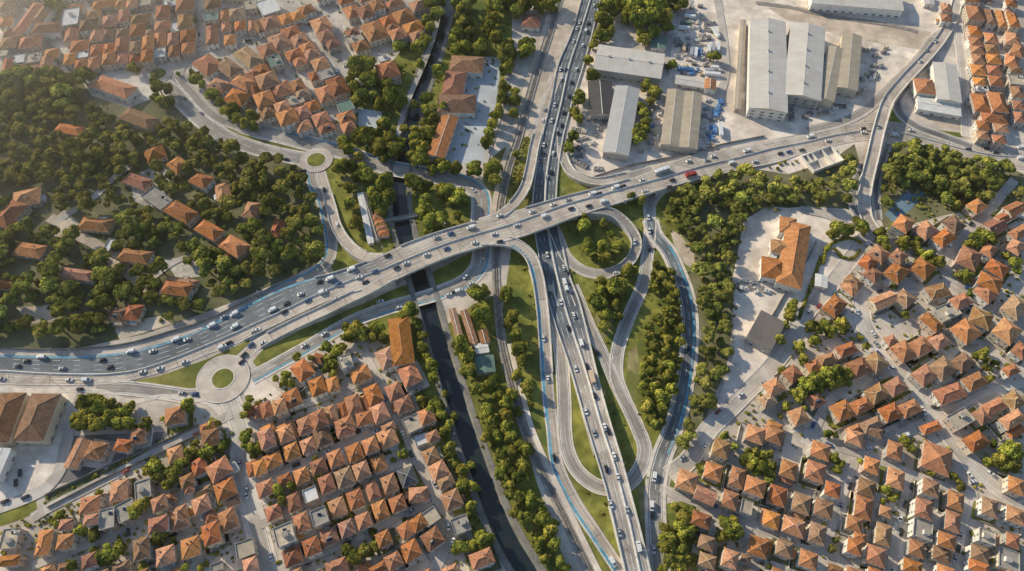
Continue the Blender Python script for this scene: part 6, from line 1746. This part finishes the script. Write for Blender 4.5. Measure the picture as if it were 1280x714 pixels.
VEHICLES = """
0,2
205 355 wv;85 400 k;310 412 s;508 370 k;545 405 k;650 328 wv;760 325 w;345 470 w;432 470 wv;875 268 wv;932 268 w;710 430 w;795 412 w;920 380 w;1055 198 wv;1115 155 s;1168 140 wv;1170 203 wv;1140 285 k;1108 305 wv;1265 225 w;1250 295 b;1215 345 k;1205 380 k;905 535 s;970 540 b;8 465 s;130 375 k;395 515 k
1,2
222 42 w;82 120 wv;150 88 k;335 30 wv;258 73 b;140 130 k;400 65 w;35 285 w;5 220 w;620 80 w;713 108 w;1012 25 wv;960 45 w;990 32 k;340 240 w;240 298 w
1,1
475 628 wv;368 675 wv;655 560 k;315 690 k;593 638 b;515 668 w;545 692 k;410 700 b;700 620 k;748 597 w;850 555 w;950 525 b;1090 495 w;1188 452 w;1215 490 k;1215 360 w;900 470 s;970 450 b;1070 420 wv;340 232 k;405 405 w;1018 222 w;1082 232 w;150 80 k;235 140 k;1045 665 w;1070 700 w
2,1
100 340 w;165 362 wv;25 408 w;205 305 w;280 283 s;295 325 k;383 312 k;400 252 wv;435 250 k;515 220 wv;553 213 k;458 290 wv;648 184 w;663 237 w;745 140 wB;785 218 k;890 160 rT;800 183 k;970 85 s;1003 65 w;880 88 w;1170 37 wv;1097 98 wv;1212 90 w;680 370 w;685 435 w;685 525 k;610 490 w;520 645 w;175 555 w;258 620 w;280 645 k;262 690 wv;205 50 w;155 52 k;195 145 k;175 170 s;158 8 w
2,0
408 27 w;337 110 w;380 115 k;323 140 w;368 153 wv;307 205 w;352 225 w;240 345 w;270 348 k;320 345 w;245 395 w;297 410 k;285 480 k;212 522 w;257 560 k;197 600 w;248 625 k;230 665 k;165 545 s;155 600 w
3,0
835 205 w;790 250 s;757 305 w;210 680 wv;300 700 w;478 660 w;475 640 k;635 675 wv;715 650 w;550 630 s
3,1
1260 20 wv;1262 75 wv;1145 100 w;1000 30 k;62 50 k;105 42 b;170 33 k;1090 25 k;1135 45 k
2,2
270 10 wv;243 82 w;308 148 w;282 212 k;345 285 wv;425 335 k;157 262 w;318 415 w;177 465 w;372 403 k;398 460 tT;416 497 w;413 550 k;368 628 w;463 705 w;880 312 k;1140 545 w
2,3
408 25 s;480 15 k;510 140 w;470 205 k;528 245 w;492 380 w;575 410 s;535 520 s;632 590 wv;710 245 wv;697 390 wv;700 432 k;707 605 w;503 668 wv;212 150 k;965 88 w
0,0
600 350 w;640 345 k;920 490 k;1000 560 s;990 170 k;995 210 w;720 310 k
1,0
220 130 w;450 330 w
0,3
1195 175 s;1228 335 w;100 225 k;80 275 k;125 345 k;1228 300 s;640 520 k
1,3
500 290 k;360 115 w;200 185 k;520 15 k;860 365 w;780 410 s;960 490 w
3,3
1020 268 w;1005 238 w;498 100 w;720 290 k;660 450 w;665 520 k;185 570 k;950 600 k;410 290 k
3,2
770 622 w;783 645 w;525 240 w;540 290 s;445 130 w;205 128 s;835 605 k;615 410 w;700 395 k
"""
def road_at(px, py):
    best = None
    for rd in ROADS:
        L, R_ = rd['L'], rd['R']
        for i in range(0, rd['n'] - 1, 1):
            z = L[i].z
            p = G(px, py, z + rd['z0'] + .5)
            c = (L[i] + R_[i]) / 2
            dd = hypot(p.x - c.x, p.y - c.y)
            if dd > rd['W'][i] / 2 + .8 or dd > 14: continue
            a, b_ = L[i] - L[i+1], R_[i] - R_[i+1]
            t = ((L[i+1] + R_[i+1]) / 2 - c)
            if t.length < 1e-3: continue
            al = abs((p - c).dot(t.normalized()) if True else 0)
            if al > 4: continue
            key = (rd['prio'] + (2 if z > 3 else 0), -dd)
            if best is None or key > best[0]:
                side = (p.x - c.x) * (-t.y) + (p.y - c.y) * t.x
                best = (key, rd, i, p, t, side)
    return best
for ln in VEHICLES.strip().split('\n'):
    if ' ' not in ln:
        cc, cr = map(int, ln.split(',')); continue
    for it in ln.split(';'):
        x, y, k = it.split()
        px, py = PX(cc, cr, float(x), float(y))
        kind = {'v': 'van', 'B': 'bus', 'T': 'truck'}.get(k[1:], 'car')
        hit = road_at(px, py)
        if hit:
            _, rd, i, p, t, side = hit
            z = (rd['L'][i].z + rd['R'][i].z) / 2 + rd['z0']
            p = G(px, py, z + .7)
            # keep the vehicle square to its lane
            rz = atan2(t.y, t.x)
            if rd['name'] == 'flyover':
                if 'far' in rd['label']: rz += pi
            elif rd['name'] == 'highway':
                if 'wooded' in rd['label']: rz += pi
            elif side > 0: rz += pi
            tilt = atan2(t.z, hypot(t.x, t.y))
            o = vehicle(kind, k[0], (p.x, p.y, z), rz, rd['label'], rd['name'])
            o.rotation_euler.y = -tilt if abs(((rz - atan2(t.y, t.x)) + pi) % (2*pi) - pi) < .1 else tilt
        else:
            p = G(px, py, .3)
            vehicle(kind, k[0], (p.x, p.y, .06), trnd.choice([.3, 1.9, -1.2]), 'the yards and pavements', 'yard')
# parked cars along the residential streets
prk = random.Random(21)
for rd in ROADS:
    if rd['name'] not in ('east_street', 'west_street', 'north_street', 'south_avenue'): continue
    s, last = 0, -99
    for i in range(4, rd['n'] - 4):
        if rd['S'][i] - last < 9 or prk.random() > .10: continue
        sd = prk.choice([0, 1])
        f = 1.15 / rd['W'][i]
        p = rd['L'][i].lerp(rd['R'][i], f if sd == 0 else 1 - f)
        t = rd['L'][i+1] - rd['L'][i-1]
        last = rd['S'][i]
        if blocked(p.x, p.y, -.6): continue
        if any(hypot(p.x - v[0].location.x, p.y - v[0].location.y) < 5.5 for v in VEH): continue
        vehicle('car' if prk.random() > .12 else 'van', prk.choice('wwsskkbr'), (p.x, p.y, rd['z0']), atan2(t.y, t.x) + (pi if prk.random() < .5 else 0), rd['label'], rd['name'])
grp = {}
for v in VEH:
    grp.setdefault((v[3], v[1], v[2]), []).append(v[0])
def short(wh):
    if wh.startswith('far carr'): return 'far carriageway of the flyover'
    if wh.startswith('near carr'): return 'near carriageway of the flyover'
    if wh.startswith('highway carr'): return 'highway carriageway on the ' + ('canal side' if 'canal' in wh else 'wooded side')
    for r_ in ROADS:
        if r_['label'] == wh and not r_['name'].endswith('street') and not r_['name'].startswith(('service', 'yard', 'wood')):
            return r_['name'].replace('_', ' ')
    return ' '.join(wh.split()[:9])
for (wh, cn, kd), os_ in grp.items():
    os_.sort(key=lambda o: o.location.x)
    for i, o in enumerate(os_):
        pre = '%s %s' % (cn, kd)
        o['label'] = (pre + (' on ' if len(os_) == 1 else ', %s from left on ' % ORD[i]) + ('the ' if not wh.startswith('the') else '') + short(wh))

# trailers, containers and tarpaulins in the truck yard
def trailer(name, label, cat, px, py, l, w, h, ang, mat, wheels=True, group=None):
    p = G(px, py, h)
    b = MB()
    z = .9 if wheels else .05
    b.box(-l/2, l/2, -w/2, w/2, z, h, 0, bottom=True)
    for i in range(int(l / 1.4)):
        x = -l/2 + .7 + i * 1.4
        b.box(x - .08, x + .08, -w/2 - .05, w/2 + .05, z, h + .05, 0)
    o = obj(name, b.mesh(name, [M[mat]]), None, (p.x, p.y, .05), radians(-ang))
    tag(o, label, cat, group)
    if wheels:
        for x in (-l * .36, -l * .24, l * .3):
            for s in (-1, 1):
                q = obj('wheel', WHEEL, o, (x, s * (w / 2 - .15), .45))
                q.scale = (1.4, 1.6, 1.4)
    return o
Y = [(1018,155,11,75,'car_w','white box trailer standing along the grey yard lane'),(897,250,10,102,'car_s','first grey trailer of the parked row of five'),(918,255,10,102,'car_w','second trailer of the parked row of five'),(985,235,9,100,'car_w','third trailer of the parked row of five'),(1006,232,9,100,'car_s','fourth trailer of the parked row of five'),(1030,228,9,100,'car_w','rightmost trailer of the parked row of five'),(860,230,9,102,'car_t','tan trailer left of the parked row'),(888,75,9,5,'car_w','white trailer at the top of the truck yard'),(870,108,9,12,'flat_v','green covered trailer below the white one'),(860,132,9,8,'car_w','long white trailer below the green one'),(1000,362,12,8,'car_w','white trailer beside the orange yard office'),(1043,640,12,95,'car_w','white trailer near the tree, lower yard'),(985,345,7,5,'car_s','silver trailer right of the blue piles'),(1012,330,6,10,'car_w','short white trailer under the yard tree')]
for x, y, l, a, mt, lb in Y:
    px, py = PX(2, 0, x, y)
    trailer('trailer', lb, 'trailer', px, py, l, 2.5, 3.4, a, mt, True, 'trailers in the truck yard')
def pile(name, label, cat, px, py, l, w, h, ang, mat, seed, group):
    r = random.Random(seed)
    p = G(px, py, 0)
    b = MB()
    nx, ny = 9, 6
    g = [[(( i / nx - .5) * l, (j / ny - .5) * w, 0 if i in (0, nx) or j in (0, ny) else h * r.uniform(.45, 1.0)) for j in range(ny + 1)] for i in range(nx + 1)]
    for i in range(nx):
        for j in range(ny):
            b.face([g[i][j], g[i+1][j], g[i+1][j+1], g[i][j+1]])
    o = obj(name, b.mesh(name, [M[mat]]), None, (p.x, p.y, .03), radians(-ang))
    return tag(o, label, cat, group)
T_ = [(935,262,9,5,100),(868,348,14,5,5),(905,352,9,4,5),(1040,510,7,5,95),(1018,570,9,6,100),(1005,650,9,6,95),(995,690,6,5,90),(1030,540,6,4,80)]
for i, (x, y, l, w_, a) in enumerate(T_):
    px, py = PX(2, 0, x, y)
    pile('tarp_pile', 'blue tarpaulin pile in the truck yard, %s from the top' % ORD[i], 'tarpaulin pile', px, py, l, w_, 2.2, a, 'tarp', i, 'blue tarpaulin piles')
S_ = [(2,0,955,190,9,6),(2,0,985,155,7,5),(2,0,830,215,8,6),(2,0,970,300,8,5),(2,0,440,590,9,7),(2,0,400,600,7,6),(2,0,470,610,7,6),(2,0,690,560,5,9),(2,0,860,245,6,6),(2,0,720,540,4,6),(2,1,330,60,9,6),(2,1,350,110,10,5),(2,1,430,130,7,4),(2,1,310,90,7,5),(2,1,340,30,8,5),(3,0,105,570,7,6),(3,0,350,530,6,4),(3,0,525,380,8,10),(2,0,995,600,6,4),(2,0,1035,590,5,5),(3,0,230,540,6,3),(2,0,1000,120,4,6),(2,0,320,650,8,5),(2,0,430,640,6,6),(2,2,1130,10,8,4),(2,2,1200,15,7,4),(2,2,1250,20,5,4)]
for i, (cc, cr, x, y, l, w_) in enumerate(S_):
    px, py = PX(cc, cr, x, y)
    pile('scrap_heap', 'grey heap of stored material in the industrial yard, %s from the left' % ORD[i], 'heap', px, py, l, w_, 1.8, trnd.uniform(0, 90), 'scrap', 50 + i, 'heaps of stored material')
# palletised stock and crates standing about the yards
def stack_mesh(seed):
    r = random.Random(seed); b = MB()
    for i in range(3):
        for j in range(2):
            h = r.uniform(.7, 2.2)
            x, y = i * 1.5 - 1.5, j * 1.4 - .7
            b.box(x - .6, x + .6, y - .55, y + .55, .0, .14, 1)
            b.box(x - .62, x + .62, y - .57, y + .57, .14, h, 0)
    return b
STK = {}
for m_ in ('lot', 'flat_w', 'flat_t', 'scrap', 'tarp', 'steel'):
    STK[m_] = stack_mesh(len(m_)).mesh('crate_stack', [M[m_], M['sleeper']])
ys = random.Random(3); placed = []
AREAS = [('truck yard', 46, [(842,8),(880,4),(893,60),(892,105),(846,110),(836,70)]), ('four-bay hall yard', 18, [(876,125),(897,125),(892,185),(868,190)]), ('tree line yard', 26, [(802,140),(826,120),(822,185),(800,195)]), ('highway hall yard', 22, [(722,145),(752,140),(748,178),(722,190)]), ('grey warehouse yard', 16, [(975,130),(1060,128),(1055,140),(985,152)]), ('viaduct yard', 14, [(1078,60),(1110,60),(1100,95),(1072,120)]), ('big car park', 26, [(918,350),(955,352),(990,362),(985,368),(925,362)])]
for nm, cnt, poly in AREAS:
    wp = px_poly(poly); k = 0
    x0, x1 = min(q[0] for q in wp), max(q[0] for q in wp); y0, y1 = min(q[1] for q in wp), max(q[1] for q in wp)
    here = []
    for _ in range(900):
        if k >= cnt: break
        x, y = ys.uniform(x0, x1), ys.uniform(y0, y1)
        if not inpoly(x, y, wp) or blocked(x, y, 1.5) or on_road(x, y, 1.5): continue
        if any(hypot(x - a, y - c_) < 5.0 for a, c_ in placed): continue
        placed.append((x, y)); k += 1
        m_ = ys.choice(['lot', 'flat_w', 'flat_w', 'flat_t', 'scrap', 'lot', 'tarp' if ys.random() < .35 else 'scrap', 'steel'])
        o = obj('crate_stack', STK[m_], None, (x, y, .03), ys.choice([.1, 1.67, .35, -.2]))
        tag(o, 'x', 'crate stack', 'crate stacks in the ' + nm); here.append((o, m_))
    here.sort(key=lambda t: t[0].location.x)
    for i, (o, m_) in enumerate(here):
        o['label'] = '%s block of stacked goods, %s from left in the %s' % (dict(lot='pale', flat_w='white', flat_t='tan', scrap='mottled grey', tarp='blue', steel='grey')[m_], ORD[i], nm)
hs_ = sorted([o for o in COL.objects if o.name.startswith('scrap_heap')], key=lambda o: o.location.x)
for i, o in enumerate(hs_):
    o['label'] = 'grey heap of stored material in the industrial yard, %s from the left' % ORD[i]

# ------------------------------------------------------------------ street lamps
def lamp_meshes():
    p, a, h = MB(), MB(), MB()
    p.tube((0, 0, 0), (0, 0, 10), .12, .07, 7)
    p.tube((0, 0, 0), (0, 0, .5), .2, .2, 7)
    a.tube((0, 0, 9.9), (2.2, 0, 10.6), .055, .045, 6)
    h.box(1.9, 2.9, -.16, .16, 10.52, 10.72, 0, bottom=True)
    return p.mesh('pole', [M['steel']]), a.mesh('arm', [M['steel']]), h.mesh('lamp_head', [M['concrete']])
LP, LA, LH = lamp_meshes()
lamps = {}
for rd in ROADS:
    nm = rd['name']
    if nm == 'flyover': sides, step = ((0,) if 'far' in rd['label'] else (1,)), 38
    elif nm == 'highway': sides, step = ((0,) if 'wooded' in rd['label'] else (1,)), 40
    elif nm in ('frontage_road', 'canal_side_road', 'viaduct', 'south_avenue', 'upper_slip_road'): sides, step = (0,), 36
    elif nm == 'east_street' and 'main sloping' in rd['label']: sides, step = (1,), 32
    else: continue
    nxt = 12
    for i in range(1, rd['n'] - 1):
        if rd['S'][i] < nxt: continue
        nxt = rd['S'][i] + step
        for sd in sides:
            t = rd['L'][i+1] - rd['L'][i-1]
            f = (-.5 / rd['W'][i]) if sd == 0 else 1 + .5 / rd['W'][i]
            if rd['L'][i].z > .5: f = (.25 / rd['W'][i]) if sd == 0 else 1 - .25 / rd['W'][i]
            p = rd['L'][i] + (rd['R'][i] - rd['L'][i]) * f
            if blocked(p.x, p.y, 0): continue
            rz = atan2(t.y, t.x) + (-pi / 2 if sd == 0 else pi / 2)
            o = bpy.data.objects.new('street_lamp', None)
            o.location = (p.x, p.y, p.z + .05)
            o.rotation_euler = (0, 0, rz)
            COL.objects.link(o)
            tag(o, 'lamp', 'street lamp', 'street lamps along the ' + nm.replace('_', ' '))
            obj('pole', LP, o); ar = obj('arm', LA, o); obj('lamp_head', LH, o)
            lamps.setdefault(nm, []).append(o)
for nm, os_ in lamps.items():
    os_.sort(key=lambda o: o.location.x)
    for i, o in enumerate(os_):
        o['label'] = 'slim grey lamp post, %s from the left along the %s' % (ORD[i], nm.replace('_', ' '))
# ------------------------------------------------------------------ light, sky, camera
w = bpy.data.worlds.new('World')
SC.world = w
w.use_nodes = True
nt = w.node_tree
bg = nt.nodes['Background']
sk = nt.nodes.new('ShaderNodeTexSky')
sk.sky_type = 'NISHITA'
sk.sun_disc = False
SUN_EL, SUN_AZ = radians(26), radians(306)      # compass bearing of the sun, from north clockwise
sk.sun_elevation = SUN_EL
sk.sun_rotation = SUN_AZ
sk.altitude = 100
sk.air_density = 1.2
sk.dust_density = 0.6
sk.ozone_density = 3.0
nt.links.new(sk.outputs['Color'], bg.inputs['Color'])
bg.inputs['Strength'].default_value = 0.14
ld = bpy.data.lights.new('sun', 'SUN')
ld.energy = 5.0
ld.angle = radians(0.5)
ld.color = (1.0, 0.89, 0.67)
so = bpy.data.objects.new('sun', ld)
COL.objects.link(so)
dirv = Vector((sin(SUN_AZ) * cos(SUN_EL), cos(SUN_AZ) * cos(SUN_EL), sin(SUN_EL)))
so.rotation_euler = dirv.to_track_quat('Z', 'Y').to_euler()
cd = bpy.data.cameras.new('camera')
cd.sensor_width = 36
cd.lens = F / 1280 * 36
cd.clip_start = 1
cd.clip_end = 10000
co = bpy.data.objects.new('camera', cd)
co.location = (0, CY, H)
co.rotation_euler = (pi / 2 - PITCH, 0, 0)
COL.objects.link(co)
SC.camera = co
SC.view_settings.view_transform = 'Standard'
SC.view_settings.look = 'None'
SC.view_settings.exposure = 0
SC.cycles.max_bounces = 5
SC.cycles.diffuse_bounces = 3
SC.cycles.transparent_max_bounces = 24

# thin evening haze: layers of air over the town, thickest towards the hazy north-west
def haze(label, start, dens):
    hb = MB()
    # a sheet of air whose near side runs diagonally across the town
    top = 130
    nx, ny = -.75, .66
    tx, ty = ny, -nx
    if start is None:
        P = [(-1300, -420), (1300, -420), (1300, 1900), (-1300, 1900)]
    else:
        P = [(nx * d + tx * t, ny * d + ty * t) for d, t in ((start, -1500), (start, 1500), (start + 1800, 1500), (start + 1800, -1500))]
    lo = [(x, y, -60) for x, y in P]
    hi = [(x, y, top) for x, y in P]
    hb.face(hi)
    hb.face(lo[::-1])
    for i in range(len(P)):
        j = (i + 1) % len(P)
        hb.face([lo[i], lo[j], hi[j], hi[i]])
    hm, nt = new_mat('haze')
    vs = N(nt, 'ShaderNodeVolumeScatter')
    vs.inputs['Density'].default_value = dens
    vs.inputs['Anisotropy'].default_value = 0.6
    vs.inputs['Color'].default_value = (1.0, 0.93, 0.80, 1)
    oo = N(nt, 'ShaderNodeOutputMaterial')
    nt.links.new(vs.outputs[0], oo.inputs['Volume'])
    tag(obj('haze', hb.mesh('haze', [hm])), label, 'haze', kind='stuff')
haze('thin warm evening haze hanging over the whole town', None, 0.00012)
for k, d in enumerate((170, 270, 350, 430)):
    haze('warm haze thickening towards the north-west, %s layer from the interchange' % ORD[k], d, (.0002, .00035, .00055, .0007)[k])
SC.cycles.volume_bounces = 1
